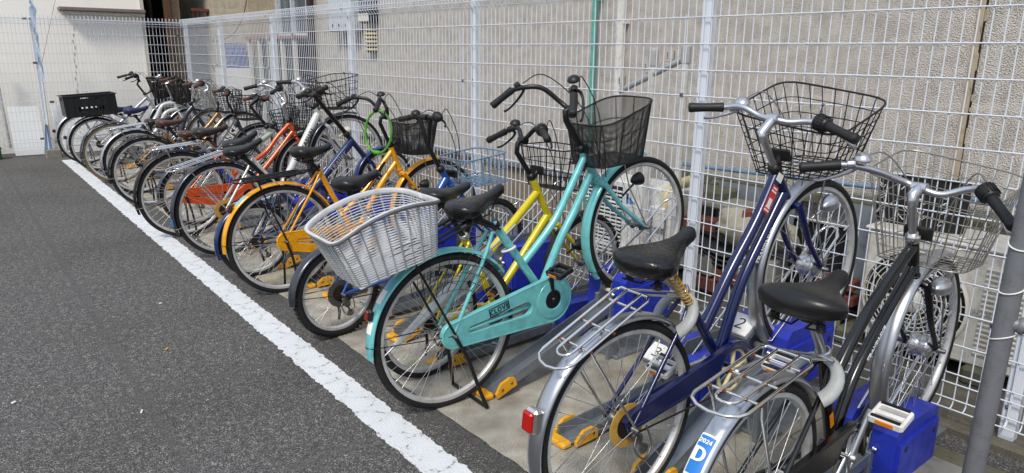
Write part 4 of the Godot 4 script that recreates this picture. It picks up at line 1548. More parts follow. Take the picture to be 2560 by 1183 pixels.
	# zinc sheets leaning on the plinth
	for k in 2:
		mb = MB.new()
		mb.box(P3(2.58 if k == 0 else 1.83, 4.02, 0.40), Vector3(0.008, 0.56, 0.62 if k == 0 else 0.20), Basis(Vector3(0, 0, 1), -0.05))
		for j in 24:
			mb.box(P3((2.58 if k == 0 else 1.83) + rng.randf_range(-0.09, 0.09), 4.014, rng.randf_range(0.3, 0.6)), Vector3(0.004, 0.005, 0.006))
		solo("metal_sheet", mb, mats["zinc"], ["wide grey metal sheet leaning on the plinth behind the rubble", "narrow grey metal sheet beside the large air conditioner"][k], "metal sheet")
	mb = MB.new()
	mb.box(P3(2.86, 4.0, 0.42), Vector3(0.05, 0.5, 0.045), Basis.IDENTITY, 0.004)
	solo("mossy_stake", mb, mats["moss"], "mossy wooden stake left of the wide metal sheet", "stake")
	# rubble, bricks, roof tiles
	var bt := "rubble piled behind the fence"
	var bricks := [[2.72, 3.72, 0.455, 0.12, "red brick lying highest on the rubble left of the rock"], [2.66, 3.70, 0.085, -0.05, "red brick at the bottom of the rubble, below the roof tiles"], [2.45, 3.72, 0.16, 0.06, "red brick low in the rubble right of the lowest blocks"], [2.30, 3.74, 0.56, 0.2, "red brick standing beside the rock under the blue pipe"], [1.80, 3.72, 0.30, 0.1, "upper red brick left of the large air conditioner"], [1.79, 3.73, 0.215, 0.02, "lower red brick left of the large air conditioner"]]
	for k in bricks.size():
		mb = MB.new()
		var s: Array = bricks[k]
		mb.box(P3(s[0], s[1], s[2]), Vector3(0.10, 0.085 if k < 4 else 0.06, 0.23 if k < 4 else 0.2), Basis(Vector3.UP, s[3]), 0.007)
		solo("brick", mb, mats["brick"], s[4], "brick", bt)
	var blocks := [[2.72, 3.78, 0.21, 0.34, 0.15, "grey concrete block under the dark roof tiles"], [2.5, 3.82, 0.04, 0.7, 0.10, "long concrete kerb stone on the ground under the rubble"], [2.62, 3.86, 0.575, 0.34, 0.05, "thin concrete slab lying above the highest red brick"], [2.78, 3.90, 0.61, 0.25, 0.09, "mossy concrete block at the top of the rubble"], [2.35, 3.80, 0.24, 0.3, 0.16, "grey concrete block in the rubble under the rock"], [2.0, 3.80, 0.09, 0.4, 0.14, "flat concrete block between rubble and large air conditioner"], [2.75, 3.86, 0.36, 0.3, 0.14, "concrete block behind the highest red brick"]]
	for k in blocks.size():
		var s: Array = blocks[k]
		mb = MB.new()
		mb.box(P3(s[0], s[1], s[2]), Vector3(0.22, s[4], s[3]), Basis(Vector3.UP, 0.1 * (k - 2)), 0.014)
		solo("concrete_block", mb, mats["moss"] if k == 3 else mats["cement"], s[5], "concrete block", bt)
	var nz := FastNoiseLite.new()
	nz.seed = 12
	nz.frequency = 2.4
	mb = MB.new()
	rows = []
	for j in 15:
		var f := -PI / 2 + PI * j / 14.0
		var row := PackedVector3Array()
		for i in 24:
			var w := -TAU * i / 24.0
			var dd := Vector3(cos(f) * cos(w), sin(f), cos(f) * sin(w))
			var k := 1.0 + 0.35 * nz.get_noise_3dv(dd * 0.8) + 0.15 * nz.get_noise_3dv(dd * 3.0)
			row.append(P3(2.36, 3.76, 0.47) + dd * Vector3(0.14, 0.12, 0.27) * k)
		rows.append(row)
	mb.surf(rows, true)
	solo("rock", mb, mats["rock"], "pale rounded rock on top of the rubble behind the navy bicycle", "rock")
	for k in 3:
		mb = MB.new()
		rows = []
		for i in 15:
			var f := i / 14.0
			var row := PackedVector3Array()
			var y := 0.025 * sin(f * TAU) - 0.05 * f
			for e in [[-0.11, 0.0], [0.11, 0.0], [0.11, 0.018], [-0.11, 0.018]]: row.append(P3(2.86 - 0.45 * f, 3.74 + e[0] + 0.01 * k, 0.355 - 0.035 * k + y + e[1]))
			rows.append(row)
		mb.surf(rows, true)
		solo("roof_tile", mb, mats["rooftile"], ["curved dark roof tile, topmost of three under the red brick", "curved dark roof tile, middle one of three under the red brick", "curved dark roof tile, lowest of three under the red brick"][k], "roof tile", bt)
	# laundry pole holders
	for k in 2:
		var u := 3.10 if k == 0 else 2.845
		var v := 3.60
		var lp := thing("laundry_stand", ["grey laundry pole holder with hooks, left of the two behind the mesh basket", "grey laundry pole holder with a long slanting arm, right of the two"][k], "laundry stand", P3(u, v), 0.0, "laundry pole holders")
		var O := P3(u, v)
		mb = MB.new()
		mb.tube([P3(u, v, 0), P3(u, v, 1.45)], 0.024, 14)
		part(lp, "pole", shift(mb, O), mats["laundrypole"])
		mb = MB.new()
		mb.lathe([Vector2(0.026, -0.055), Vector2(0.031, -0.05), Vector2(0.031, 0.04), Vector2(0.022, 0.056), Vector2(0.0, 0.06)], P3(u, v, 1.48 if k == 0 else 1.5), Vector3.UP, 16)
		part(lp, "cap", shift(mb, O), mats["laundry"])
		mb = MB.new()
		var A := P3(u, v, 1.48)
		var E := P3(u + 0.10, v + 0.10, 1.42) if k == 0 else P3(3.376, 3.6, 1.255)
		mb.tube([A, E], 0.0195, 12)
		part(lp, "arm", shift(mb, O), mats["laundry"])
		for j in (1 if k == 0 else 3):
			mb = MB.new()
			var f: float = [0.22, 0.55, 0.97][j] if k == 1 else 0.8
			var B: Vector3 = A.lerp(E, f) + Vector3(0, 0.018, 0)
			var p := []
			for i in 9:
				var w := PI + PI * i / 8.0
				p.append(B + Vector3(0, 0.03 + sin(w) * 0.026, cos(w) * 0.026))
			p.push_front(p[0] + Vector3(0, 0.035, 0)); p.append(p[-1] + Vector3(0, 0.045, 0))
			mb.tube(p, 0.005, 7)
			part(lp, "hook", shift(mb, O), mats["wire"])
	# far end: blue lattice sheet and white board
	var pl := thing("blue_lattice_sheet", "blue plastic lattice sheet leaning against the cream house wall", "lattice", P3(12.5, 4.1))
	var O := P3(12.5, 4.1)
	var bs := Basis(Vector3(1, 0, 0), -0.06)
	for k in 22:
		mb = MB.new()
		var h := 0.05 + 0.073 * k
		var right := lerpf(4.285, 4.16, clampf((h - 0.7) / 0.9, 0.0, 1.0))
		mb.box(P3(12.5 - (1.6 - h) * 0.08, (3.83 + right) * 0.5, h), Vector3(right - 3.83, 0.03, 0.012))
		part(pl, "cross_bar", shift(mb, O), mats["pallet"])
	for k in 12:
		mb = MB.new()
		var v := 3.84 + 0.046 * k
		var top := 1.6 if v < 4.18 else 1.6 - (v - 4.18) * 4.5
		mb.tube([P3(12.37, v, 0.04), P3(12.37 + top * 0.08, v, top)], 0.011, 6)
		part(pl, "upright", shift(mb, O), mats["pallet"])
	mb = MB.new()
	mb.box(P3(12.30, 3.89, 0.6), Vector3(0.6, 1.2, 0.02), Basis(Vector3(1, 0, 0), -0.05), 0.004)
	solo("white_sheet", mb, mats["board"], "white sheet standing in front of the blue lattice sheet at the far corner", "board")
	# rusty bracket
	var rb := thing("rusty_frame", "rusty metal bracket hanging high on the cream wall at the far corner", "bracket", P3(12.9, 3.5, 1.6))
	O = P3(12.9, 3.5, 1.6)
	mb = MB.new()
	mb.box(P3(12.95, 3.62, 2.12), Vector3(0.32, 0.05, 0.2), Basis.IDENTITY, 0.006)
	part(rb, "shelf", shift(mb, O), mats["brick"])
	for k in 5:
		mb = MB.new()
		mb.tube([P3(12.87, 3.48 + 0.07 * k, 2.1), P3(12.87, 3.48 + 0.07 * k, 1.55)], 0.007, 6)
		part(rb, "bar", shift(mb, O), mats["rust"])
	for k in 3:
		mb = MB.new()
		var pts: Array = [[P3(12.8, 3.35, 2.6), P3(12.7, 3.42, 1.8), P3(12.6, 3.62, 0.9), P3(12.5, 3.75, 0.3)], [P3(12.7, 3.5, 1.7), P3(12.6, 3.68, 1.1), P3(12.5, 3.8, 0.5)], [P3(12.4, 4.3, 2.9), P3(11.8, 4.0, 2.2), P3(11.2, 3.6, 1.75), P3(10.9, 3.2, 1.6), P3(10.6, 3.15, 1.68)]][k]
		mb.tube(catmull(pts, 6), 0.006, 5)
		solo("hanging_cable", mb, mats["cable"], ["dark cable hanging down the cream wall beside the corner post", "short dark cable hanging by the white panel", "dark cable drooping from the cream wall over the fence top"][k], "cable")

func racks() -> void:
	# u, v of the front wheel's hub, height of the tyre's lowest point there, number plate
	var slots := [[1.03, 2.66, 0.09, ""], [1.43, 2.58, 0.34, "2"], [1.84, 2.62, 0.06, "3"], [2.345, 2.68, 0.30, ""], [2.74, 2.66, 0.05, ""], [3.15, 2.62, 0.28, ""], [3.50, 2.60, 0.10, ""], [3.98, 2.62, 0.22, ""], [4.27, 2.68, 0.06, ""], [4.80, 2.58, 0.27, ""], [5.46, 2.60, 0.28, ""], [6.12, 2.55, 0.08, ""], [6.5, 2.70, 0.15, ""], [7.56, 2.60, 0.06, ""], [8.35, 2.66, 0.08, ""], [9.17, 2.60, 0.11, ""], [10.19, 2.60, 0.06, ""], [10.7, 2.56, 0.10, ""]]
	var names := ["under the black bicycle at the right", "under the navy bicycle, numbered 2", "empty between the navy and teal bicycles, numbered 3", "under the teal bicycle", "under the yellow small-wheeled bicycle", "empty between the yellow and blue bicycles", "under the blue bicycle with the wire basket", "empty between the blue and orange-yellow bicycles", "under the orange-yellow bicycle", "under the dark blue folding bicycle", "under the white bicycle with silver front fender", "under the orange bicycle with orange chain case", "under the pale green bicycle", "under the dark bicycle with white lettering", "under the gold bicycle", "under the tan-tyred bicycle", "under the bicycle carrying the crate", "under the farthest silver bicycle"]
	for k in slots.size():
		var s: Array = slots[k]
		var fv: float = s[1]
		var fh: float = s[2]
		var r := thing("rack_bay", "blue and grey slide rack bay " + names[k], "bicycle rack", P3(s[0], 1.75), 0.0, "bicycle rack bays")
		var e := Vector3(fv - 1.75 - 0.12, maxf(0.02, fh - 0.02), 0)     # end of the rail, in the bay's own axes
		var ax := e.normalized()
		var ny := Vector3(-ax.y, ax.x, 0)
		var bs := Basis(ax, ny, Vector3(0, 0, 1))
		var ln := e.length()
		var mb := MB.new()
		# U channel with turned lips
		var pr := PackedVector2Array([Vector2(-0.052, 0.004), Vector2(-0.052, 0.048), Vector2(-0.045, 0.048), Vector2(-0.038, 0.008), Vector2(0.038, 0.008), Vector2(0.045, 0.048), Vector2(0.052, 0.048), Vector2(0.052, 0.004)])
		mb.prism(pr, 0.0, ln, Transform3D(Basis(Vector3(0, 0, 1), ny, ax), Vector3(0, 0.012, 0)))
		part(r, "rail", mb, mats["galv"])
		for sg in [-1.0, 1.0]:
			var y := MB.new()
			y.prism(PackedVector2Array([Vector2(-0.005, 0.004), Vector2(0.11, 0.004), Vector2(0.11, 0.044), Vector2(0.085, 0.058), Vector2(0.035, 0.058), Vector2(-0.005, 0.026)]), 0.0525 if sg > 0 else -0.0665, 0.0665 if sg > 0 else -0.0525, Transform3D(bs, Vector3(0, 0.012, 0)))
			var o := part(r, "yellow_stop", y, mats["yellowstop"])
			for x in [0.03, 0.085]:
				var bo := MB.new()
				bo.lathe([Vector2(0.0, 0.004), Vector2(0.006, 0.003), Vector2(0.007, 0.0)], bs * Vector3(x, 0.032, sg * 0.0665) + Vector3(0, 0.012, 0), Vector3(0, 0, sg), 8)
				part(o, "bolt", bo, mats["spokedark"])
		var y := MB.new()
		y.box(Vector3(-0.03, 0.018, -0.01), Vector3(0.05, 0.028, 0.105), Basis.IDENTITY, 0.009)
		part(r, "yellow_stop", y, mats["yellowstop"])
		# side plates and leg
		var bx := fv - 1.75
		for sg in [-1.0, 1.0]:
			var pl := MB.new()
			pl.prism(PackedVector2Array([Vector2(bx - 0.24, maxf(0.0, fh - 0.05)), Vector2(bx - 0.12, maxf(0.0, fh - 0.07)), Vector2(bx + 0.17, maxf(0.0, fh - 0.07)), Vector2(bx + 0.17, fh + 0.17), Vector2(bx - 0.10, fh + 0.17), Vector2(bx - 0.15, fh + 0.12), Vector2(bx - 0.21, fh + 0.10)]), sg * 0.034 - 0.002, sg * 0.034 + 0.002)
			part(r, "side_plate", pl, mats["galv"])
			var w := MB.new()
			var poly := PackedVector2Array([Vector2(bx - 0.21, fh - 0.10), Vector2(bx + 0.13, fh - 0.10), Vector2(bx + 0.13, fh + 0.13), Vector2(bx + 0.11, fh + 0.145), Vector2(bx - 0.18, fh + 0.15), Vector2(bx - 0.21, fh + 0.12)])
			var z0: float = 0.0385 if sg > 0 else -0.125
			w.prism(poly, z0, z0 + 0.0865)
			var wo := part(r, "blue_weight", w, mats["blue"])
			var wb := MB.new()
			var z1 := 0.125 if sg > 0 else -0.125
			# chamfered shoulder on the outer face
			wb.prism(PackedVector2Array([Vector2(bx - 0.195, fh - 0.09), Vector2(bx + 0.115, fh - 0.09), Vector2(bx + 0.115, fh + 0.10), Vector2(bx - 0.195, fh + 0.085)]), minf(z1, z1 + sg * 0.012), maxf(z1, z1 + sg * 0.012))
			part(wo, "raised_face", wb, mats["blue"])
			var ho := MB.new()
			for x in [-0.15, 0.08]: ho.lathe([Vector2(0.0, 0.001), Vector2(0.012, 0.001), Vector2(0.012, 0.0)], Vector3(bx + x, fh + 0.06, z1 + sg * 0.0122), Vector3(0, 0, sg), 12)
			part(wo, "hole", ho, mats["acdark"])
		var lg := MB.new()
		lg.box(Vector3(bx - 0.20, (fh + 0.02) * 0.5 + 0.002, 0.045), Vector3(0.07, fh + 0.05, 0.02), Basis.IDENTITY, 0.003)
		lg.box(Vector3(bx - 0.20, (fh + 0.02) * 0.5 + 0.002, -0.045), Vector3(0.07, fh + 0.05, 0.02), Basis.IDENTITY, 0.003)
		lg.box(Vector3(bx + 0.10, 0.012, 0.0), Vector3(0.6, 0.02, 0.16), Basis.IDENTITY, 0.003)
		var lo := part(r, "support_leg", lg, mats["galv"])
		for q in [[-0.18, 0.01], [-0.22, 0.05], [-0.20, -0.03]]:
			var bo := MB.new()
			bo.lathe([Vector2(0.0, 0.012), Vector2(0.007, 0.012), Vector2(0.007, 0.004), Vector2(0.011, 0.003), Vector2(0.011, 0.0)], Vector3(bx + q[0], maxf(0.03, fh + q[1]), 0.055), Vector3(0, 0, 1), 8)
			part(lo, "bolt", bo, mats["alloy"])
		var sl := MB.new()
		sl.tube([Vector3(bx - 0.17, fh + 0.045, -0.08), Vector3(bx - 0.17, fh + 0.045, 0.032)], 0.0115, 12)
		part(r, "roller", sl, mats["white"])
		# stainless loop that holds the wheel
		var lp := MB.new()
		var a0 := Vector3(bx - 0.18, fh + 0.13, 0)
		var dirl := Vector3(0.80, 0.60, 0).normalized()
		var p := []
		for sg in [1.0]:
			p.append(a0 + Vector3(0, 0, 0.045)); p.append(a0 + dirl * 0.30 + Vector3(0, 0, 0.045)); p.append(a0 + dirl * 0.52 + Vector3(0, 0, 0.043))
			p.append(a0 + dirl * 0.555 + Vector3(0, 0, 0.025)); p.append(a0 + dirl * 0.565); p.append(a0 + dirl * 0.555 + Vector3(0, 0, -0.025))
			p.append(a0 + dirl * 0.52 + Vector3(0, 0, -0.043)); p.append(a0 + dirl * 0.30 + Vector3(0, 0, -0.045)); p.append(a0 + Vector3(0, 0, -0.045))
		lp.tube(p, 0.0055, 8)
		for sg in [-1.0, 1.0]:
			lp.tube([a0 + dirl * 0.42 + Vector3(0, 0, sg * 0.045), Vector3(bx + 0.15, fh + 0.18, sg * 0.045)], 0.0055, 8)
		part(r, "wheel_hoop", lp, mats["chrome"])
		if s[3] != "":
			var np := MB.new()
			var nb := Basis(Vector3(0, 0, 1), 0.55)
			var nc := Vector3(bx - 0.285, fh + 0.155, -0.032 if s[3] == "2" else -0.05)
			np.box(nc, Vector3(0.10, 0.012, 0.10), nb, 0.003)
			var no := part(r, "number_plate", np, mats["white"])
			var ns := MB.new()
			ns.box(nc - nb * Vector3(0, 0.02, 0), Vector3(0.106, 0.026, 0.106), nb, 0.003)
			part(no, "plate_bracket", ns, mats["galv"])
			text(no, "lettering", s[3], 0.052, nc + nb * Vector3(0, 0.0065, 0), nb * Basis(Vector3(0, 0, 1), Vector3(1, 0, 0), Vector3(0, 1, 0)), mats["ink"], false)

func V2(x: float, y: float) -> Vector2: return Vector2(x, y)
func V3(x: float, y: float, z: float) -> Vector3: return Vector3(x, y, z)

func sticker(b: Node3D, at: Vector3, bs: Basis, w: float, h: float, mat: Material, label := "") -> MeshInstance3D:
	var mb := MB.new()
	mb.box(at, Vector3(w, h, 0.0012), bs)
	return part(b, "sticker", mb, mat, label)

func bikes() -> void:
	var d: Dictionary
	var b: Node3D
	var R: float
	# 1 black
	R = 0.334
	d = {"label": "black step-through bicycle with silver fenders and wire basket, nearest at the right", "u": 0.918, "v": 1.572, "phi": 0.041, "psi": 0.132, "R": R, "wb": 1.117, "paint": "black", "color": c8(9, 9, 10),
		"hT": V2(0.942, 0.462), "hB": V2(0.978, 0.318), "bb": V2(0.455, -0.09), "st": V2(0.362, 0.30), "sr": 0.018,
		"tubes": [[[V2(0.945, 0.44), V2(0.70, 0.345), V2(0.53, 0.245), V2(0.402, 0.13)], 0.0182], [[V2(0.965, 0.36), V2(0.72, 0.222), V2(0.56, 0.10), V2(0.46, -0.06)], 0.0182]],
		"clamp": V2(0.952, 0.638), "barL": [V3(0.945, 0.655, -0.05), V3(0.87, 0.70, -0.11), V3(0.804, 0.726, -0.18), V3(0.728, 0.72, -0.29)], "barR": [V3(0.965, 0.622, 0.06), V3(0.985, 0.645, 0.13), V3(0.955, 0.65, 0.19), V3(0.872, 0.584, 0.29)],
		"bar": "alloy", "stem": "alloy", "headset": "chrome", "lever": "alloy", "bellmat": "alloy", "cable": "greycable", "dynamo": true, "fender": "fendersteel", "rfen": [28.0, 196.0], "ffen": [58.0, 212.0], "fw": 0.062,
		"saddle": [0.15, 0.455, 0.535, 0.25, -0.05, 0.085], "collar": "alloy", "postmat": "alloy", "crank": 60.0, "whitepedal": true, "crankmat": "alloy", "ring": "alloy", "case": "half", "carrier": [-0.20, 0.165, 0.375, 0.375, 0.075], "rusty": true,
		"stand": "double", "standmat": "chrome", "lamp": V2(0.999, 0.297), "lampz": 0.08, "ringlock": 0.12, "reflector": 172.0, "refs": 1.25, "refbody": "chrome",
		"basket": {"roll": 0.03, "x0": 1.0, "x1": 1.35, "y0": 0.62, "y1": 0.635, "zt": 0.205, "bx0": 0.985, "bx1": 1.24, "by": 0.36, "by1": 0.32, "bz": 0.14, "mat": "wire", "nv": 30, "nh": 5, "wr": 0.0018}}
	b = bike(d)
	var fa := deg_to_rad(150.0)
	var fb := Basis(Vector3(0, 0, 1), fa - PI / 2) * Basis(Vector3(1, 0, 0), -PI / 2)
	permit(b, R, 131.0, 0.039, 0.10)
	text(b, "lettering", "TRANDLINE", 0.0135, V3(0.68, R + 0.196, 0.0188), along(V2(0.23, 0.155)), mats["inkwhite"], true, true, 1.2)
	var og := MB.new()
	og.box(V3(0.405, R + 0.05, 0.019), Vector3(0.02, 0.05, 0.002), along(V2(1, 0.25)))
	part(b, "sticker", og, mats["amber"])
	# 2 navy
	R = 0.345
	d = {"label": "navy blue step-through bicycle with silver fenders, wheel raised on bay number 2", "u": 1.411, "v": 1.578, "phi": -0.027, "psi": 0.331, "R": R, "wb": 1.085, "paint": "navy", "color": c8(11, 24, 80),
		"hT": V2(0.936, 0.478), "hB": V2(0.985, 0.335), "bb": V2(0.505, -0.11), "st": V2(0.379, 0.294), "sr": 0.018,
		"tubes": [[[V2(0.935, 0.462), V2(0.80, 0.345), V2(0.62, 0.225), V2(0.446, 0.09)], 0.021], [[V2(0.972, 0.378), V2(0.846, 0.285), V2(0.66, 0.14), V2(0.50, -0.06)], 0.021]],
		"clamp": V2(0.951, 0.668), "barL": [V3(0.95, 0.675, -0.05), V3(0.948, 0.705, -0.12), V3(0.938, 0.703, -0.19), V3(0.865, 0.723, -0.29)], "barR": [V3(0.965, 0.655, 0.05), V3(0.99, 0.652, 0.11), V3(0.992, 0.640, 0.18), V3(0.962, 0.617, 0.29)],
		"bar": "alloy", "stem": "alloy", "bellmat": "alloy", "lever": "alloy", "cable": "greycable", "dynamo": true, "fender": "fendersteel", "rfen": [30.0, 196.0], "ffen": [58.0, 212.0], "fw": 0.062, "protector": "gearyellow", "derailleur": true,
		"saddle": [0.165, 0.475, 0.505, 0.235, -0.08, 0.095], "saddlemat": "cover", "crank": -15.0, "whitepedal": true, "crankmat": "alloy", "ring": "ivory", "case": "half", "carrier": [-0.21, 0.175, 0.368, 0.40, 0.07], "rusty": true,
		"lamp": V2(1.124, 0.271), "lampz": 0.08, "ringlock": 0.12, "reflector": 142.0, "refs": 1.25, "refbody": "chrome",
		"basket": {"roll": 0.03, "x0": 0.985, "x1": 1.345, "y0": 0.635, "y1": 0.632, "zt": 0.215, "bx0": 0.97, "bx1": 1.27, "by": 0.44, "by1": 0.38, "bz": 0.135, "nv": 30, "nh": 4, "rimr": 0.004}}
	b = bike(d)
	text(b, "lettering", "TRANDLINE", 0.0145, V3(0.80, R + 0.243, 0.0215), along(V2(0.19, 0.145)), mats["inkwhite"], true, true, 1.15)
	var sb := along(V2(0.135, 0.117))
	var so := sticker(b, V3(0.862, R + 0.401, 0.0215), sb, 0.105, 0.036, mats["inkred"], "red permit sticker")
	var mb := MB.new()
	mb.box(V3(0.862, R + 0.401, 0.0225) + sb * Vector3(-0.012, 0.0, 0), Vector3(0.03, 0.02, 0.001), sb)
	for q in [[-0.042, 0.03], [-0.03, 0.026], [0.03, 0.03], [0.042, 0.024]]: mb.box(V3(0.862, R + 0.401, 0.0225) + sb * Vector3(q[0], 0, 0), Vector3(0.006, q[1], 0.001), sb)
	part(so, "print", mb, mats["inkwhite"])
	sticker(b, V3(0.927, R + 0.456, 0.0212), sb, 0.03, 0.034, mats["inkwhite"], "white and blue sticker")
	mb = MB.new()
	var coil := []
	for k in 121:
		var w := TAU * k / 12.0
		var f := k / 120.0
		coil.append(Vector3(0.30 + 0.06 * f + 0.016 * cos(w), R + 0.41 - 0.15 * f, 0.04 + 0.016 * sin(w)))
	mb.tube(coil, 0.0023, 5)
	solo("coil_lock", mb, mats["coil"], "yellow coiled cable lock hanging under the navy bicycle's saddle", "lock").transform = b.transform
	# 3 teal
	R = 0.346
	d = {"label": "turquoise step-through bicycle with grey plastic rear basket and black mesh front basket", "u": 2.389, "v": 1.551, "phi": -0.032, "psi": 0.272, "R": R, "wb": 1.177, "paint": "teal", "color": c8(122, 208, 212),
		"hT": V2(0.903, 0.497), "hB": V2(0.958, 0.335), "bb": V2(0.528, -0.09), "st": V2(0.352, 0.36), "sr": 0.0185, "sst": V2(0.325, 0.335), "stayr": 0.009,
		"tubes": [[[V2(0.908, 0.458), V2(0.79, 0.345), V2(0.658, 0.228), V2(0.448, 0.114)], 0.0175], [[V2(0.93, 0.37), V2(0.80, 0.24), V2(0.68, 0.134), V2(0.532, -0.03)], 0.0195]],
		"bellright": true, "shifter": false, "clamp": V2(0.878, 0.70), "stemvia": [V2(0.845, 0.66), V2(0.848, 0.70)], "barL": [], "barR": [], "stemr": 0.015, "rfen": [22.0, 170.0], "ffen": [72.0, 205.0], "fw": 0.060, "staymat": "black",
		"saddle": [0.155, 0.44, 0.515, 0.20, 0.02, 0.085], "saddlemat": "cover", "crank": 84.0, "case": "full", "carrier": [-0.22, 0.22, 0.40, 0.435, 0.07], "carmat": "black", "carr": 0.006, "stand": "double", "postmat": "black", "collar": "black",
		"lamp": V2(1.198, 0.246), "lampz": 0.03, "lampmat": "blackplastic", "reflector": 141.0,
		"basket": {"x0": 0.93, "x1": 1.28, "y0": 0.61, "y1": 0.635, "zt": 0.165, "bx0": 0.90, "bx1": 1.20, "by": 0.42, "by1": 0.37, "bz": 0.125, "mesh": true, "ex": 4.0, "rimr": 0.0045}}
	var br := bars_rise(V2(0.878, 0.70), 0.28, 0.22, 0.066)
	d.barL = br[0]; d.barR = br[1]
	b = bike(d)
	text(b, "lettering", "CLOVE", 0.022, V3(0.24, R + 0.008, 0.0655), along(V2(0.528, -0.02)), mats["ink"], true, false, 1.1)
	mb = MB.new()
	var tb := along(V2(0.528, -0.02))
	var tc := V3(0.24, R + 0.008, 0.0648)
	for q in [[0, 0.018, 0.105, 0.004], [0, -0.018, 0.105, 0.004], [-0.052, 0, 0.004, 0.04], [0.052, 0, 0.004, 0.04]]: mb.box(tc + tb * Vector3(q[0], q[1], 0), Vector3(q[2], q[3], 0.0014), tb)
	part(b, "label_frame", mb, mats["ink"])
	rear_basket(b, R)
	# registration stickers on the rear fender
	for q in [[119.0, "inklight"], [128.5, "inkwhite"], [149.0, "inkwhite"]]:
		fender_sticker(b, R, q[0], 0.04, 0.06 if q[0] < 140 else 0.05, mats[q[1]])
	mb = MB.new()
	var rg := []
	for k in 25:
		var w := lerpf(-0.6, TAU - 1.2, k / 24.0)
		rg.append(V3(0.395 + 0.03 * cos(w), R + 0.215 + 0.01 * sin(w), 0.032 * sin(w)))
	mb.tube(rg, 0.0055, 8)
	part(b, "cable_clip", mb, mats["white"])
	mb = MB.new()
	mb.box(V3(0.89, R + 0.42, 0.0195), Vector3(0.045, 0.016, 0.0012), along(V2(0.11, 0.13)))
	part(b, "sticker", mb, mats["ink"])
	# dress guard on the rear wheel
	mb = MB.new()
	for s in [-0.055, 0.055]:
		for k in 9:
			var f := k / 8.0
			var a := deg_to_rad(lerpf(35.0, 100.0, f))
			mb.tube([V3(cos(a) * (R + 0.012), R + sin(a) * (R + 0.012), s), V3(cos(a + 0.25) * 0.2, R + sin(a + 0.25) * 0.2, s)], 0.0016, 4)
		for k in 5:
			mb.tube(arc(V3(0, R, s), 0.2 + 0.036 * k, 40.0, 108.0, 10), 0.0014, 4)
	part(b, "dress_guard", mb, mats["blackwire"])
	# 4 yellow small-wheeled
	R = 0.285
	d = {"label": "yellow small-wheeled bicycle behind the turquoise one", "u": 2.69, "v": 1.645, "phi": 0.045, "psi": 0.072, "R": R, "wb": 1.06, "paint": "yellow", "color": c8(228, 210, 24),
		"hT": V2(0.685, 0.555), "hB": V2(0.80, 0.313), "bb": V2(0.40, -0.05), "st": V2(0.235, 0.36),
		"tubes": [[[V2(0.715, 0.474), V2(0.447, 0.279), V2(0.29, 0.16)], 0.0205], [[V2(0.79, 0.345), V2(0.573, 0.142), V2(0.42, 0.0)], 0.0205]],
		"clamp": V2(0.635, 0.755), "stemvia": [V2(0.59, 0.70), V2(0.60, 0.745)], "barL": [V3(0.655, 0.80, -0.05), V3(0.665, 0.80, -0.10), V3(0.66, 0.775, -0.17), V3(0.631, 0.727, -0.27)], "barR": [V3(0.655, 0.80, 0.05), V3(0.64, 0.82, 0.10), V3(0.61, 0.815, 0.17), V3(0.545, 0.795, 0.27)],
		"fender": "black", "rfen": [30.0, 175.0], "ffen": [70.0, 205.0], "saddle": [0.02, 0.29, 0.61, 0.17, 0.02, 0.07], "crank": 120.0, "stand": "single", "postmat": "black", "straightfork": true, "bell": true, "lamp": V2(0.95, 0.15), "lampmat": "blackplastic", "derailleur": true,
		"basket": {"x0": 0.73, "x1": 0.98, "y0": 0.70, "y1": 0.68, "zt": 0.17, "bx0": 0.74, "bx1": 0.92, "by": 0.50, "by1": 0.46, "bz": 0.12, "nv": 20, "nh": 2, "wr": 0.0024}}
	b = bike(d)
	text(b, "lettering", "BACCHETTE", 0.018, V3(0.60, R + 0.168, 0.021), along(V2(0.22, 0.2)), mats["gearyellow"], true, false, 1.2)
	# 5 blue
	R = 0.25
	d = {"label": "blue bicycle with fat knobbly tyres and pale blue wire basket", "u": 3.406, "v": 1.52, "phi": 0.078, "psi": 0.107, "R": R, "wb": 1.106, "paint": "blue", "color": c8(40, 88, 176), "tw": 0.048, "fat": true,
		"hT": V2(0.763, 0.505), "hB": V2(0.825, 0.40), "bb": V2(0.42, -0.02), "st": V2(0.245, 0.36),
		"tubes": [[[V2(0.79, 0.45), V2(0.60, 0.24), V2(0.43, 0.0)], 0.025], [[V2(0.60, 0.24), V2(0.31, 0.20)], 0.016]],
		"clamp": V2(0.69, 0.825), "riser": [V2(0.69, 0.66), V2(0.69, 0.82)], "barL": [V3(0.69, 0.825, -0.05), V3(0.69, 0.825, -0.10), V3(0.70, 0.81, -0.17), V3(0.707, 0.79, -0.28)], "barR": [V3(0.69, 0.828, 0.05), V3(0.68, 0.835, 0.10), V3(0.65, 0.845, 0.17), V3(0.585, 0.86, 0.28)],
		"fender": "fenderdark", "rfen": [70.0, 178.0], "ffen": [80.0, 180.0], "saddle": [0.075, 0.345, 0.60, 0.19, 0.05, 0.085], "saddlemat": "saddle", "crank": 45.0, "derailleur": true, "protector": "spokedark", "stand": "single", "stays": true, "staymat": "black",
		"basket": {"x0": 0.84, "x1": 1.17, "y0": 0.555, "y1": 0.55, "zt": 0.15, "bx0": 0.86, "bx1": 1.17, "by": 0.40, "by1": 0.37, "bz": 0.14, "mat": "bluewire", "nv": 20, "nh": 1, "wr": 0.003, "rimr": 0.005}}
	b = bike(d)
	# 6 orange-yellow
	R = 0.346
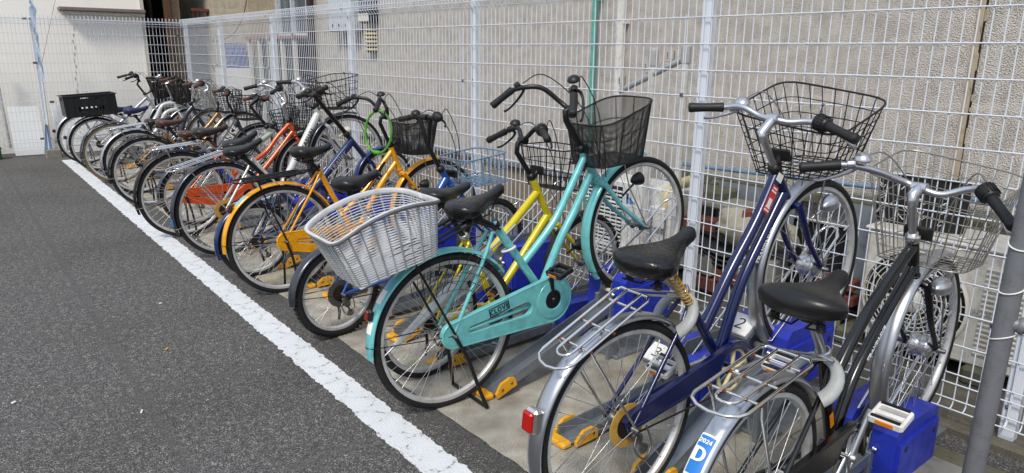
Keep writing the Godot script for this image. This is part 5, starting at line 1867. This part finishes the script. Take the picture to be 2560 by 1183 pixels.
	d = {"label": "orange-yellow bicycle with matching fenders and chain case and black mesh basket", "u": 4.281, "v": 1.565, "phi": -0.015, "psi": 0.061, "R": R, "wb": 1.13, "paint": "amber", "color": c8(250, 174, 24),
		"hT": V2(0.805, 0.485), "hB": V2(0.86, 0.315), "bb": V2(0.492, -0.087), "st": V2(0.272, 0.43), "sr": 0.017,
		"tubes": [[[V2(0.815, 0.455), V2(0.70, 0.34), V2(0.599, 0.225), V2(0.40, 0.08)], 0.0175], [[V2(0.84, 0.375), V2(0.72, 0.25), V2(0.634, 0.137), V2(0.50, -0.05)], 0.0195]],
		"bellright": true, "shifter": false, "clamp": V2(0.785, 0.685), "stemvia": [V2(0.745, 0.645), V2(0.755, 0.685)], "barL": [], "barR": [], "rfen": [25.0, 182.0], "ffen": [72.0, 205.0], "staymat": "black",
		"saddle": [0.125, 0.385, 0.56, 0.185, 0.03, 0.085], "crank": 20.0, "case": "full", "carrier": [-0.25, 0.17, 0.405, 0.41, 0.07], "carmat": "black", "carr": 0.006, "stand": "double", "postmat": "black", "collar": "black", "reflector": 138.5,
		"lamp": V2(1.02, 0.20), "lampmat": "blackplastic",
		"basket": {"x0": 0.87, "x1": 1.13, "y0": 0.635, "y1": 0.65, "zt": 0.165, "bx0": 0.87, "bx1": 1.08, "by": 0.43, "by1": 0.41, "bz": 0.13, "mesh": true, "ex": 4.0, "dip": 0.0, "rimr": 0.0045}}
	br = bars_rise(V2(0.785, 0.685), 0.28, 0.205, 0.08)
	d.barL = br[0]; d.barR = br[1]
	b = bike(d)
	mb = MB.new()
	mb.box(V3(0.72, R + 0.36, 0.0185), Vector3(0.075, 0.02, 0.0012), along(V2(0.11, 0.115)))
	part(b, "sticker", mb, mats["ink"])
	fender_sticker(b, R, 127.5, 0.04, 0.075, mats["inklight"])
	text(b, "lettering", "CLOVE", 0.02, V3(0.30, R - 0.012, 0.0655), along(V2(0.492, -0.06)), mats["ink"], true, false, 1.1)
	# green cable lock looped round its handlebar
	mb = MB.new()
	var lp := []
	for k in 29:
		var w := TAU * k / 28.0
		lp.append(V3(0.675 + 0.035 * cos(w) + 0.02 * sin(w), R + 0.605 + 0.135 * sin(w), 0.10 + 0.115 * cos(w)))
	mb.tube(lp, 0.0075, 8, true)
	mb.tube([lp[20], lp[22]], 0.0135, 10)
	solo("cable_lock", mb, mats["greenlock"], "bright green cable lock looped over the orange-yellow bicycle's handlebar", "lock").transform = b.transform
	# 7 dark blue folding
	R = 0.252
	d = {"label": "dark blue folding bicycle with thick frame tube and long handlebar post", "u": 4.725, "v": 1.539, "phi": 0.083, "psi": 0.263, "R": R, "wb": 1.085, "paint": "midnight", "color": c8(18, 46, 98),
		"hT": V2(0.885, 0.44), "hB": V2(0.985, 0.215), "bb": V2(0.40, -0.03), "st": V2(0.245, 0.31),
		"tubes": [[[V2(0.905, 0.39), V2(0.32, 0.06)], 0.030]],
		"clamp": V2(0.725, 0.785), "stemvia": [V2(0.81, 0.60)], "barL": [V3(0.725, 0.79, -0.06), V3(0.73, 0.79, -0.12), V3(0.73, 0.78, -0.17), V3(0.725, 0.765, -0.26)], "barR": [V3(0.722, 0.80, 0.06), V3(0.715, 0.82, 0.12), V3(0.71, 0.835, 0.16), V3(0.70, 0.86, 0.25)], "stemr": 0.016,
		"rfen": [40.0, 185.0], "ffen": [40.0, 195.0], "saddle": [0.0, 0.27, 0.64, 0.17, 0.03, 0.07], "postmat": "black", "postr": 0.016, "crank": 30.0, "derailleur": true, "stand": "single", "staymat": "black"}
	b = bike(d)
	text(b, "lettering", "TRailer", 0.034, V3(0.74, R + 0.297, 0.031), along(V2(0.585, 0.33)), mats["inkgrey"], true, false, 1.1)
	# 8 white
	R = 0.35
	d = {"label": "white bicycle with thick frame tube, silver fenders and tall wire basket", "u": 5.384, "v": 1.537, "phi": 0.076, "psi": 0.271, "R": R, "wb": 1.102, "paint": "white", "color": c8(226, 228, 228),
		"hT": V2(0.94, 0.475), "hB": V2(0.985, 0.33), "bb": V2(0.47, -0.06), "st": V2(0.315, 0.32), "stayr": 0.009,
		"tubes": [[[V2(0.955, 0.42), V2(0.47, -0.03)], 0.030]],
		"clamp": V2(0.92, 0.635), "barL": [V3(0.925, 0.65, -0.05), V3(0.925, 0.68, -0.11), V3(0.90, 0.69, -0.18), V3(0.83, 0.70, -0.27)], "barR": [V3(0.915, 0.64, 0.05), V3(0.895, 0.64, 0.11), V3(0.85, 0.63, 0.17), V3(0.72, 0.645, 0.27)],
		"bar": "alloy", "stem": "alloy", "lever": "alloy", "bellmat": "alloy", "fender": "fenderdark", "rfen": [30.0, 188.0], "ffen": [60.0, 205.0], "saddle": [0.16, 0.44, 0.46, 0.18, 0.08, 0.08], "protector": "gearyellow", "derailleur": true, "crank": 75.0,
		"carrier": [-0.27, 0.15, 0.405, 0.40, 0.07], "lamp": V2(1.13, 0.23), "lampmat": "bulb", "postmat": "alloy", "stand": "double", "standmat": "chrome",
		"basket": {"x0": 1.02, "x1": 1.32, "y0": 0.66, "y1": 0.64, "zt": 0.20, "bx0": 1.02, "bx1": 1.25, "by": 0.44, "by1": 0.38, "bz": 0.13, "nv": 24, "nh": 4}}
	b = bike(d)
	text(b, "lettering", "CASUAL", 0.034, V3(0.80, R + 0.272, 0.031), along(V2(0.485, 0.45)), mats["ink"], true, false, 1.1)
	fender_sticker(b, R, 172.0, 0.04, 0.06, mats["inkblue"])
	# 9 orange
	R = 0.347
	d = {"label": "orange bicycle with orange chain case, black fenders and silver swept handlebar", "u": 6.14, "v": 1.45, "phi": 0.0, "psi": 0.08, "R": R, "wb": 1.12, "paint": "orange", "color": c8(214, 84, 30),
		"hT": V2(0.965, 0.47), "hB": V2(1.0, 0.335), "bb": V2(0.50, -0.085), "st": V2(0.33, 0.34),
		"tubes": [[[V2(0.965, 0.45), V2(0.85, 0.36), V2(0.70, 0.225), V2(0.42, 0.10)], 0.019], [[V2(0.985, 0.38), V2(0.87, 0.27), V2(0.72, 0.13), V2(0.52, -0.05)], 0.021]],
		"clamp": V2(0.965, 0.63), "barL": [V3(0.955, 0.67, -0.06), V3(0.92, 0.75, -0.11), V3(0.86, 0.79, -0.16), V3(0.80, 0.785, -0.22), V3(0.72, 0.765, -0.29)], "barR": [V3(0.955, 0.67, 0.06), V3(0.92, 0.75, 0.11), V3(0.88, 0.78, 0.15), V3(0.83, 0.775, 0.21), V3(0.745, 0.755, 0.29)],
		"bar": "alloy", "stem": "alloy", "bellmat": "alloy", "lever": "alloy", "fender": "black", "rfen": [30.0, 195.0], "ffen": [70.0, 205.0], "saddle": [0.15, 0.44, 0.515, 0.19, 0.05, 0.085], "saddlemat": "saddledark", "case": "full", "crank": 40.0,
		"carrier": [-0.20, 0.21, 0.40, 0.405, 0.07], "postmat": "rust", "stand": "double",
		"basket": {"x0": 0.99, "x1": 1.22, "y0": 0.61, "y1": 0.60, "zt": 0.17, "bx0": 1.0, "bx1": 1.17, "by": 0.40, "by1": 0.38, "bz": 0.12, "nv": 24, "nh": 4, "wr": 0.0026}}
	b = bike(d)
	# 10 pale green, small wheels
	R = 0.275
	d = {"label": "pale green small-wheeled bicycle with brown grips behind the orange one", "u": 6.5, "v": 1.62, "phi": 0.0, "psi": 0.15, "R": R, "wb": 1.10, "paint": "palegreen", "color": c8(180, 190, 178),
		"hT": V2(0.76, 0.43), "hB": V2(0.83, 0.29), "bb": V2(0.41, -0.04), "st": V2(0.25, 0.28),
		"tubes": [[[V2(0.79, 0.375), V2(0.60, 0.30), V2(0.29, 0.20)], 0.024], [[V2(0.82, 0.31), V2(0.43, 0.0)], 0.02]],
		"clamp": V2(0.74, 0.70), "barL": [V3(0.74, 0.70, -0.07), V3(0.735, 0.70, -0.13), V3(0.725, 0.695, -0.18), V3(0.70, 0.68, -0.27)], "barR": [V3(0.74, 0.70, 0.07), V3(0.74, 0.705, 0.13), V3(0.737, 0.71, 0.18), V3(0.73, 0.72, 0.27)], "grip": "browngrip",
		"fender": "fenderdark", "rfen": [60.0, 185.0], "ffen": [60.0, 190.0], "saddle": [0.0, 0.26, 0.545, 0.17, 0.02, 0.07], "saddlemat": "saddlebrown", "postmat": "alloy", "crank": 10.0, "derailleur": true, "stand": "single",
		"basket": {"x0": 0.84, "x1": 1.05, "y0": 0.55, "y1": 0.55, "zt": 0.16, "bx0": 0.86, "bx1": 1.02, "by": 0.36, "by1": 0.36, "bz": 0.12, "nv": 24, "nh": 5, "wr": 0.0028}}
	b = bike(d)
	# 11 dark with white lettering
	R = 0.337
	d = {"label": "dark grey bicycle with white capital lettering on its frame tube and brown saddle", "u": 7.56, "v": 1.498, "phi": -0.015, "psi": 0.058, "R": R, "wb": 1.116, "paint": "graphite", "color": c8(50, 56, 62),
		"hT": V2(0.885, 0.45), "hB": V2(0.925, 0.31), "bb": V2(0.47, -0.08), "st": V2(0.31, 0.30),
		"tubes": [[[V2(0.90, 0.40), V2(0.69, 0.14), V2(0.50, -0.05)], 0.034], [[V2(0.69, 0.14), V2(0.40, 0.12)], 0.02]],
		"clamp": V2(0.835, 0.67), "stemvia": [V2(0.83, 0.60)], "barL": [V3(0.83, 0.70, -0.06), V3(0.82, 0.71, -0.12), V3(0.81, 0.705, -0.17), V3(0.78, 0.69, -0.27)], "barR": [V3(0.83, 0.70, 0.06), V3(0.81, 0.71, 0.12), V3(0.79, 0.70, 0.17), V3(0.74, 0.69, 0.27)],
		"grip": "browngrip", "fender": "black", "rfen": [25.0, 190.0], "ffen": [65.0, 205.0], "saddle": [0.13, 0.40, 0.485, 0.19, 0.03, 0.08], "saddlemat": "saddlebrown", "crank": 55.0, "stand": "double", "postmat": "black",
		"basket": {"x0": 0.90, "x1": 1.16, "y0": 0.64, "y1": 0.63, "zt": 0.18, "bx0": 0.92, "bx1": 1.12, "by": 0.41, "by1": 0.40, "bz": 0.14, "nv": 24, "nh": 4, "wr": 0.003, "rimr": 0.005}}
	b = bike(d)
	text(b, "lettering", "VIANCE", 0.05, V3(0.78, R + 0.245, 0.0355), along(V2(0.21, 0.26)), mats["inkwhite"], true, false, 1.1)
	# 12 gold
	R = 0.336
	d = {"label": "gold bicycle with silver handlebar, brown grips and dark brown saddle", "u": 8.30, "v": 1.555, "phi": 0.0, "psi": 0.13, "R": R, "wb": 1.12, "paint": "gold", "color": c8(150, 112, 52),
		"hT": V2(0.90, 0.38), "hB": V2(0.945, 0.24), "bb": V2(0.47, -0.08), "st": V2(0.32, 0.27),
		"tubes": [[[V2(0.905, 0.36), V2(0.70, 0.20), V2(0.38, 0.10)], 0.022], [[V2(0.93, 0.28), V2(0.50, -0.06)], 0.024]],
		"clamp": V2(0.87, 0.63), "barL": [V3(0.865, 0.67, -0.05), V3(0.83, 0.71, -0.10), V3(0.78, 0.71, -0.16), V3(0.68, 0.69, -0.27)], "barR": [V3(0.865, 0.67, 0.05), V3(0.83, 0.71, 0.10), V3(0.77, 0.715, 0.16), V3(0.66, 0.70, 0.27)],
		"bar": "chrome", "stem": "alloy", "lever": "alloy", "bellmat": "alloy", "grip": "browngrip", "fender": "fendersteel", "rfen": [30.0, 192.0], "ffen": [65.0, 205.0], "saddle": [0.15, 0.42, 0.42, 0.19, 0.03, 0.08], "saddlemat": "saddledark", "crank": 55.0, "carrier": [-0.22, 0.18, 0.39, 0.39, 0.07], "stand": "double",
		"basket": {"x0": 0.93, "x1": 1.18, "y0": 0.60, "y1": 0.58, "zt": 0.18, "bx0": 0.95, "bx1": 1.14, "by": 0.36, "by1": 0.34, "bz": 0.14, "nv": 24, "nh": 4, "wr": 0.003}}
	b = bike(d)
	mb = MB.new()
	mb.box(V3(-0.02, R + 0.28, 0.045), Vector3(0.28, 0.09, 0.006), Basis.IDENTITY, 0.003)
	# 13 tan tyres
	flat("tantyre", c8(116, 98, 66), 0.8)
	R = 0.337
	d = {"label": "tan-tyred bicycle with navy saddle, brown grips and curved dark frame", "u": 9.17, "v": 1.495, "phi": 0.0, "psi": 0.10, "R": R, "wb": 1.12, "paint": "slate", "color": c8(44, 54, 74), "tyre": "tantyre",
		"hT": V2(0.91, 0.435), "hB": V2(0.95, 0.30), "bb": V2(0.47, -0.08), "st": V2(0.33, 0.30),
		"tubes": [[[V2(0.92, 0.40), V2(0.82, 0.30), V2(0.71, 0.10), V2(0.50, -0.06)], 0.028]],
		"clamp": V2(0.865, 0.70), "barL": [V3(0.855, 0.72, -0.06), V3(0.82, 0.74, -0.11), V3(0.77, 0.74, -0.17), V3(0.68, 0.725, -0.27)], "barR": [V3(0.855, 0.72, 0.06), V3(0.82, 0.74, 0.11), V3(0.77, 0.74, 0.17), V3(0.67, 0.73, 0.27)],
		"grip": "browngrip", "fender": "paintless", "rfen": [40.0, 190.0], "ffen": [65.0, 205.0], "saddle": [0.17, 0.44, 0.485, 0.19, 0.03, 0.09], "saddlemat": "saddleblue", "crank": 55.0, "stand": "double", "postmat": "black",
		"basket": {"x0": 0.96, "x1": 1.20, "y0": 0.60, "y1": 0.60, "zt": 0.17, "bx0": 0.97, "bx1": 1.16, "by": 0.38, "by1": 0.38, "bz": 0.13, "mat": "wire", "nv": 24, "nh": 4, "wr": 0.0028}}
	b = bike(d)
	# 14 with the crate
	R = 0.335
	d = {"label": "white low-frame bicycle with navy saddle carrying the black crate", "u": 10.19, "v": 1.491, "phi": 0.0, "psi": 0.06, "R": R, "wb": 1.12, "paint": "white", "color": c8(226, 228, 228),
		"hT": V2(0.945, 0.44), "hB": V2(0.98, 0.30), "bb": V2(0.47, -0.08), "st": V2(0.33, 0.30),
		"tubes": [[[V2(0.95, 0.42), V2(0.80, 0.40), V2(0.66, 0.22), V2(0.40, 0.12)], 0.024], [[V2(0.965, 0.34), V2(0.82, 0.30), V2(0.70, 0.12), V2(0.50, -0.06)], 0.024]],
		"clamp": V2(0.935, 0.68), "barL": [V3(0.925, 0.71, -0.06), V3(0.88, 0.745, -0.11), V3(0.83, 0.755, -0.17), V3(0.72, 0.745, -0.27)], "barR": [V3(0.925, 0.71, 0.06), V3(0.88, 0.745, 0.11), V3(0.83, 0.75, 0.17), V3(0.73, 0.74, 0.27)],
		"bar": "alloy", "stem": "alloy", "lever": "alloy", "bellmat": "alloy", "fender": "fendersteel", "rfen": [30.0, 185.0], "ffen": [65.0, 205.0], "saddle": [0.19, 0.45, 0.44, 0.19, 0.03, 0.09], "saddlemat": "saddleblue", "crank": 55.0, "carrier": [-0.27, 0.20, 0.36, 0.36, 0.075], "carmat": "black", "reflector": 160.0,
		"basket": {"x0": 0.92, "x1": 1.18, "y0": 0.66, "y1": 0.66, "zt": 0.17, "bx0": 0.98, "bx1": 1.14, "by": 0.42, "by1": 0.42, "bz": 0.13, "mesh": true, "ex": 4.0}}
	b = bike(d)
	crate(b, R)
	# 15 far silver
	R = 0.332
	flat("silver", c8(176, 180, 186), 0.35, 0.5)
	d = {"label": "silver bicycle farthest along the rack, with black handlebar", "u": 10.95, "v": 1.455, "phi": 0.0, "psi": 0.104, "R": R, "wb": 1.12, "paint": "silver", "color": c8(176, 182, 190),
		"hT": V2(0.83, 0.47), "hB": V2(0.89, 0.31), "bb": V2(0.47, -0.08), "st": V2(0.29, 0.36),
		"tubes": [[[V2(0.845, 0.43), V2(0.40, 0.11)], 0.02], [[V2(0.87, 0.36), V2(0.49, -0.05)], 0.022]],
		"clamp": V2(0.79, 0.66), "stemvia": [V2(0.76, 0.62)], "barL": [], "barR": [], "fender": "fendersteel", "rfen": [30.0, 180.0], "ffen": [65.0, 205.0], "saddle": [0.12, 0.38, 0.565, 0.17, 0.02, 0.07], "crank": 55.0, "reflector": 155.0, "stand": "double",
		"basket": {"x0": 0.90, "x1": 1.16, "y0": 0.66, "y1": 0.65, "zt": 0.17, "bx0": 0.95, "bx1": 1.10, "by": 0.40, "by1": 0.40, "bz": 0.13, "mesh": true, "ex": 4.0}}
	for sg in [-1.0, 1.0]:
		d["barL" if sg < 0 else "barR"] = [V3(0.785, 0.70, sg * 0.05), V3(0.77, 0.745, sg * 0.11), V3(0.74, 0.75, sg * 0.18), V3(0.70, 0.74, sg * 0.225), V3(0.585, 0.72, sg * 0.27)]
	b = bike(d)

func fender_frame(R: float, a: float) -> Transform3D:
	var w := deg_to_rad(a)
	var rd := Vector3(cos(w), sin(w), 0)
	var tg := Vector3(-sin(w), cos(w), 0)
	return Transform3D(Basis(Vector3(0, 0, 1), -tg, rd), Vector3(0, R, 0) + rd * (R + 0.0252))

func fender_sticker(b: Node3D, R: float, a: float, w: float, l: float, mat: Material) -> MeshInstance3D:
	# a label that follows the fender's curve
	var mb := MB.new()
	var rows := []
	var span := rad_to_deg(l / (R + 0.025))
	for i in 9:
		var an := deg_to_rad(a + span * (i / 8.0 - 0.5))
		var rd := Vector3(cos(an), sin(an), 0)
		var row := PackedVector3Array()
		for k in 7:
			var z := lerpf(-w * 0.5, w * 0.5, k / 6.0)
			var bb := asin(clampf(z / 0.03, -0.95, 0.95))
			row.append(Vector3(0, R, 0) + rd * (R + 0.012 + 0.016 * cos(bb) - 0.004 + 0.0012) + Vector3(0, 0, z))
		rows.append(row)
	mb.surf(rows)
	return part(b, "sticker", mb, mat)

func permit(b: Node3D, R: float, a: float, w: float, l: float) -> void:
	var o := fender_sticker(b, R, a, w + 0.008, l + 0.012, mats["inkwhite"])
	var o2 := fender_sticker(b, R + 0.0006, a, w, l, mats["inkblue"])
	var t := fender_frame(R, a)
	# lettering follows the fender, its top towards the saddle
	var bs := Basis(Vector3(0, 0, 1), Vector3(sin(deg_to_rad(a)), -cos(deg_to_rad(a)), 0), t.basis.z)
	text(o2, "lettering", "D", 0.036, t.origin + t.basis.z * 0.0032, bs, mats["inkwhite"], true, false, 1.15)
	var t2 := fender_frame(R, a - 5.6)
	var b2 := Basis(Vector3(0, 0, 1), Vector3(sin(deg_to_rad(a - 5.6)), -cos(deg_to_rad(a - 5.6)), 0), t2.basis.z)
	text(o2, "lettering", "2024", 0.011, t2.origin + t2.basis.z * 0.0028, b2, mats["inkwhite"], true, false, 1.05)

func rear_basket(b: Node3D, R: float) -> void:
	# big grey moulded basket on the carrier, slots woven round it
	var per := rrect(96, 7.0)
	var xm := -0.165
	var F := func(s: float, t: float, off := 0.0) -> Vector3:
		var k := fposmod(s, 1.0) * 96.0
		var q: Vector2 = per[int(k) % 96].lerp(per[(int(k) + 1) % 96], k - floorf(k))
		var hx := lerpf(0.175, 0.222, t) + off
		var hz := lerpf(0.118, 0.158, t) + off
		var y := lerpf(0.405, 0.615, t)
		# rim lower in the middle of the near side, arched at the far side
		if t > 0.0: y += t * (0.045 * (1.0 - q.x * q.x)) + t * 0.028 * (q.x * -0.2)
		return Vector3(xm + q.x * hx + lerpf(0.0, 0.0, t), y + R - q.x * 0.0 - lerpf(0.0, 0.01, 1.0 - t) * q.x, q.y * hz)
	var rim := MB.new()
	var rows := []
	for i in 96:
		var row := PackedVector3Array()
		for e in [[0.0, 0.95], [0.007, 0.955], [0.010, 0.985], [0.008, 1.02], [0.0, 1.025], [-0.004, 1.015], [-0.004, 0.955]]:
			row.append(F.call(i / 96.0, e[1], e[0]))
		rows.append(row)
	rows.append(rows[0])
	for r in rows: r.reverse()
	rim.surf(rows, true)
	var o := part(b, "rear_basket", rim, mats["basketgrey"], "grey plastic rear basket with slotted sides")
	var rib := MB.new()
	for k in 34:
		var p := []
		for i in 9: p.append(F.call(k / 34.0, i / 8.0 * 0.96, 0.0025))
		rib.tube(p, 0.0046 if k % 2 == 0 else 0.0026, 5)
	part(o, "rib", rib, mats["greyplastic"])
	for j in 22:
		var t := 0.02 + 0.92 * j / 21.0
		var sl := MB.new()
		var p := []
		for i in 96: p.append(F.call(i / 96.0, t, 0.001 * (1 if i % 2 == 0 else -1)))
		sl.tube(p, 0.0023 if t > 0.45 else 0.0038, 5, true)
		part(o, "slat", sl, mats["basketgrey"])
	var rr := MB.new()
	var p := []
	for i in 97:
		var s := i / 96.0
		if s > 0.02 and s < 0.52: p.append(F.call(s, 0.985, 0.0085))
	rr.tube(p, 0.0075, 6)
	part(o, "rim_band", rr, mats["basketrim"])
	var fl := MB.new()
	fl.box(Vector3(xm, R + 0.407, 0), Vector3(0.34, 0.006, 0.22), Basis.IDENTITY, 0.002)
	part(o, "floor", fl, mats["basketgrey"])

func crate(b: Node3D, R: float) -> void:
	var c := thing("crate", "black plastic crate with slots, standing on the white bicycle's carrier", "crate", Vector3.ZERO)
	c.transform = b.transform * Transform3D(Basis.IDENTITY, Vector3(-0.03, R + 0.368, 0))
	var L := 0.56
	var W := 0.36
	var Hh := 0.25
	var mb := MB.new()
	mb.box(Vector3(0, 0.006, 0), Vector3(L - 0.02, 0.012, W - 0.02))
	for s in [-1.0, 1.0]:
		# long side, built round its openings
		var z: float = s * (W * 0.5 - 0.006)
		mb.box(Vector3(0, 0.035, z), Vector3(L, 0.06, 0.012))
		mb.box(Vector3(0, 0.150, z), Vector3(L, 0.075, 0.012))
		mb.box(Vector3(0, 0.236, z), Vector3(L, 0.028, 0.012))
		for x in [-0.19, 0.19]: mb.box(Vector3(x, 0.205, z), Vector3(0.18, 0.04, 0.012))
		for x in [-0.20, 0.20]: mb.box(Vector3(x, 0.09, z), Vector3(0.16, 0.052, 0.012))
		for k in 6: mb.box(Vector3(-0.125 + 0.05 * k, 0.09, z), Vector3(0.018, 0.052, 0.012))
		for k in 8: mb.box(Vector3(-0.26 + 0.0743 * k, 0.13, z + s * 0.009), Vector3(0.008, 0.2, 0.008))
		var x2: float = s * (L * 0.5 - 0.006)
		mb.box(Vector3(x2, 0.10, 0), Vector3(0.012, 0.19, W - 0.024))
		mb.box(Vector3(x2, 0.236, 0), Vector3(0.012, 0.028, W - 0.024))
		for zz in [-0.11, 0.11]: mb.box(Vector3(x2, 0.205, zz), Vector3(0.012, 0.05, 0.12))
	part(c, "body", mb, mats["blackplastic"])
	mb = MB.new()
	for s in [-1.0, 1.0]:
		mb.box(Vector3(0, 0.246, s * (W * 0.5 + 0.004)), Vector3(L + 0.03, 0.012, 0.014), Basis.IDENTITY, 0.003)
		mb.box(Vector3(s * (L * 0.5 + 0.004), 0.2463, 0), Vector3(0.014, 0.0118, W + 0.03), Basis.IDENTITY, 0.003)
	part(c, "rim", mb, mats["blackplastic"])

func small_things() -> void:
	# grey pipe post with side rail, close at the right
	var q := P3(0.60, 2.26)
	var g := thing("pipe_post", "grey painted steel pipe post at the right edge, wound with white wire", "post", q)
	var mb := MB.new()
	var top := P3(0.587, 2.25, 2.3)
	var base := P3(0.617, 2.256, 0.0)
	mb.tube([base - q, top - q], 0.0275, 24)
	part(g, "pipe", mb, mats["polegrey"])
	mb = MB.new()
	mb.tube([base.lerp(top, 0.34) - q, base.lerp(top, 0.34) - q + P3(-0.9, 0.25, -0.06)], 0.02, 16)
	mb.lathe([Vector2(0.02, 0.03), Vector2(0.025, 0.036), Vector2(0.024, 0.045)], base.lerp(top, 0.34) - q, P3(-0.9, 0.25, -0.06), 16)
	part(g, "side_rail", mb, mats["polegrey"])
	for k in 4:
		mb = MB.new()
		var h: float = [0.52, 0.62, 0.71, 0.86][k]
		var c := base.lerp(top, h * 1.0 / 2.3 * 1.42) - q
		var p := []
		for i in 25:
			var w := TAU * i / 24.0
			p.append(c + Vector3(cos(w) * 0.0298, 0.012 * sin(w + k), sin(w) * 0.0298))
		mb.tube(p, 0.0024, 5)
		mb.tube([p[5], p[5] + P3(-0.4, 0.12, 0.03)], 0.0024, 5)
		part(g, "white_wire", mb, mats["white"])
	mb = MB.new()
	mb.tube([P3(0.28, 2.10, 0.0), P3(0.28, 2.10, 0.42)], 0.03, 20)
	mb.lathe([Vector2(0.03, 0.0), Vector2(0.028, 0.01), Vector2(0.0, 0.016)], P3(0.28, 2.10, 0.42), Vector3.UP, 20)
	solo("short_post", mb, mats["polegrey"], "short dark grey post in the bottom right corner", "post")
	# furled umbrella pushed between the bicycles
	var u := thing("umbrella", "furled white umbrella slanting between the yellow and turquoise bicycles", "umbrella", P3(2.55, 1.338, 0.233))
	q = P3(2.55, 1.338, 0.233)
	var A := Vector3.ZERO
	var B := P3(2.55, 1.95, 0.645) - q
	var dirv := (B - A).normalized()
	mb = MB.new()
	mb.tube([A, A + dirv * 0.075, B + dirv * 0.12], [0.003, 0.007, 0.005], 8)
	part(u, "shaft", mb, mats["alloy"])
	mb = MB.new()
	var rows := []
	var a1 := dirv.cross(Vector3.UP).normalized()
	var a2 := dirv.cross(a1)
	for i in 19:
		var f := i / 18.0
		var r := lerpf(0.009, 0.026, minf(1.0, f * 2.2)) * (1.0 if f < 0.85 else lerpf(1.0, 0.75, (f - 0.85) / 0.15))
		var row := PackedVector3Array()
		for k in 24:
			var w := TAU * k / 24.0
			var rr := r * (1.0 + 0.16 * sin(w * 5.0 + f * 5.0))
			row.append(A + dirv * (0.06 + 0.62 * f) + (a1 * cos(w) + a2 * sin(w)) * rr)
		rows.append(row)
	mb.surf(rows, true)
	part(u, "canopy", mb, mats["umbrella"])
	# flag pole with block, far left
	q = P3(11.85, 1.13)
	var fp := thing("banner_pole", "thin white pole with blue and white ribbon at the far left", "pole", q)
	mb = MB.new()
	mb.tube([Vector3(-0.0, 0.10, 0), P3(0.0, 0.02, 1.3), P3(0.02, 0.03, 2.7)], 0.014, 10)
	part(fp, "pole", mb, mats["ribbonwhite"])
	mb = MB.new()
	var nz := FastNoiseLite.new()
	nz.seed = 4
	nz.frequency = 1.1
	rows = []
	for i in 40:
		var f := i / 39.0
		var h := lerpf(1.05, 2.6, f)
		var row := PackedVector3Array()
		var w0 := 0.02 + 0.012 * nz.get_noise_1d(i * 2.0) + (0.02 if f > 0.55 and f < 0.64 else 0.0)
		for k in 5:
			var z := (k - 2) * w0 * 0.5
			row.append(P3(-0.02 + 0.012 * sin(i * 0.7 + k), 0.025 + z + 0.02 * nz.get_noise_1d(i * 1.3), h))
		rows.append(row)
	mb.surf(rows)
	part(fp, "ribbon", mb, mats["checked"])
	mb = MB.new()
	rows = []
	for i in 9:
		var f := i / 8.0
		var row := PackedVector3Array()
		var wd := lerpf(0.085, 0.012, f)
		for k in 9: row.append(P3(-0.03 - 0.02 * sin(k * 1.6 + 0.4), -0.02 + (k / 8.0 - 0.6) * wd * 1.6, lerpf(0.0, 0.42, f) + 0.03 * (k % 2) * (1.0 - f) + 0.05))
		rows.append(row)
	mb.surf(rows)
	part(fp, "ribbon", mb, mats["checked"])
	mb = MB.new()
	mb.tube([P3(0, 0.02, 1.22), P3(0.35, 0.35, 2.15), P3(0.7, 0.62, 2.9)], 0.0035, 5)
	part(fp, "guy_wire", mb, mats["spokedark"])
	mb = MB.new()
	mb.box(P3(11.85, 1.15, 0.055), Vector3(0.19, 0.13, 0.17), Basis.IDENTITY, 0.012)
	solo("weight_block", mb, mats["cement"], "grey concrete block holding the foot of the thin pole", "concrete block")
	# white boards leaning behind the end fence
	for k in 2:
		mb = MB.new()
		var v0: float = [0.73, 1.25][k]
		var v1: float = [1.10, 2.05][k]
		mb.box(P3(12.26, (v0 + v1) * 0.5, 0.345), Vector3(v1 - v0, 0.69, 0.02), Basis(Vector3(1, 0, 0), -0.2), 0.003)
		solo("white_board", mb, mats["board"], ["narrow white board leaning behind the end fence, left of the pole", "wide white board leaning behind the end fence, right of the pole"][k], "board", "white boards behind the end fence")
	mb = MB.new()
	mb.tube(catmull([P3(12.42, 0.66, 1.3), P3(12.42, 0.66, 0.9), P3(12.42, 0.68, 0.1)], 4), 0.035, 12)
	solo("grey_drain", mb, mats["greypipe"], "grey drain pipe on the pale house at the left edge", "pipe")
	mb = MB.new()
	mb.box(P3(12.05, 0.40, 0.075), Vector3(0.32, 0.15, 0.2), Basis.IDENTITY, 0.02)
	mb.box(P3(12.05, 0.40, 0.155), Vector3(0.34, 0.02, 0.22), Basis.IDENTITY, 0.006)
	solo("green_box", mb, mats["greenbox"], "low green plastic box on the ground at the left edge", "box")
	# litter
	var lit := [[3.76, 0.73, 0.03, 0.012, "ivory", "small tan chip of wood on the asphalt"], [3.12, 0.48, 0.028, 0.008, "white", "white cigarette end lying on the asphalt, nearest"], [4.51, 0.87, 0.016, 0.012, "white", "white speck of paper on the asphalt near the line"], [3.54, 0.06, 0.02, 0.012, "white", "white scrap lying on the asphalt at the left edge"]]
	for s in lit:
		mb = MB.new()
		mb.box(P3(s[0], s[1], 0.005), Vector3(s[2], 0.007, s[3]), Basis(Vector3.UP, rng.randf_range(0.3, 1.2)), 0.002)
		solo("litter", mb, mats["gearyellow"] if s[4] == "ivory" else mats["white"], s[5], "litter", "litter on the asphalt")
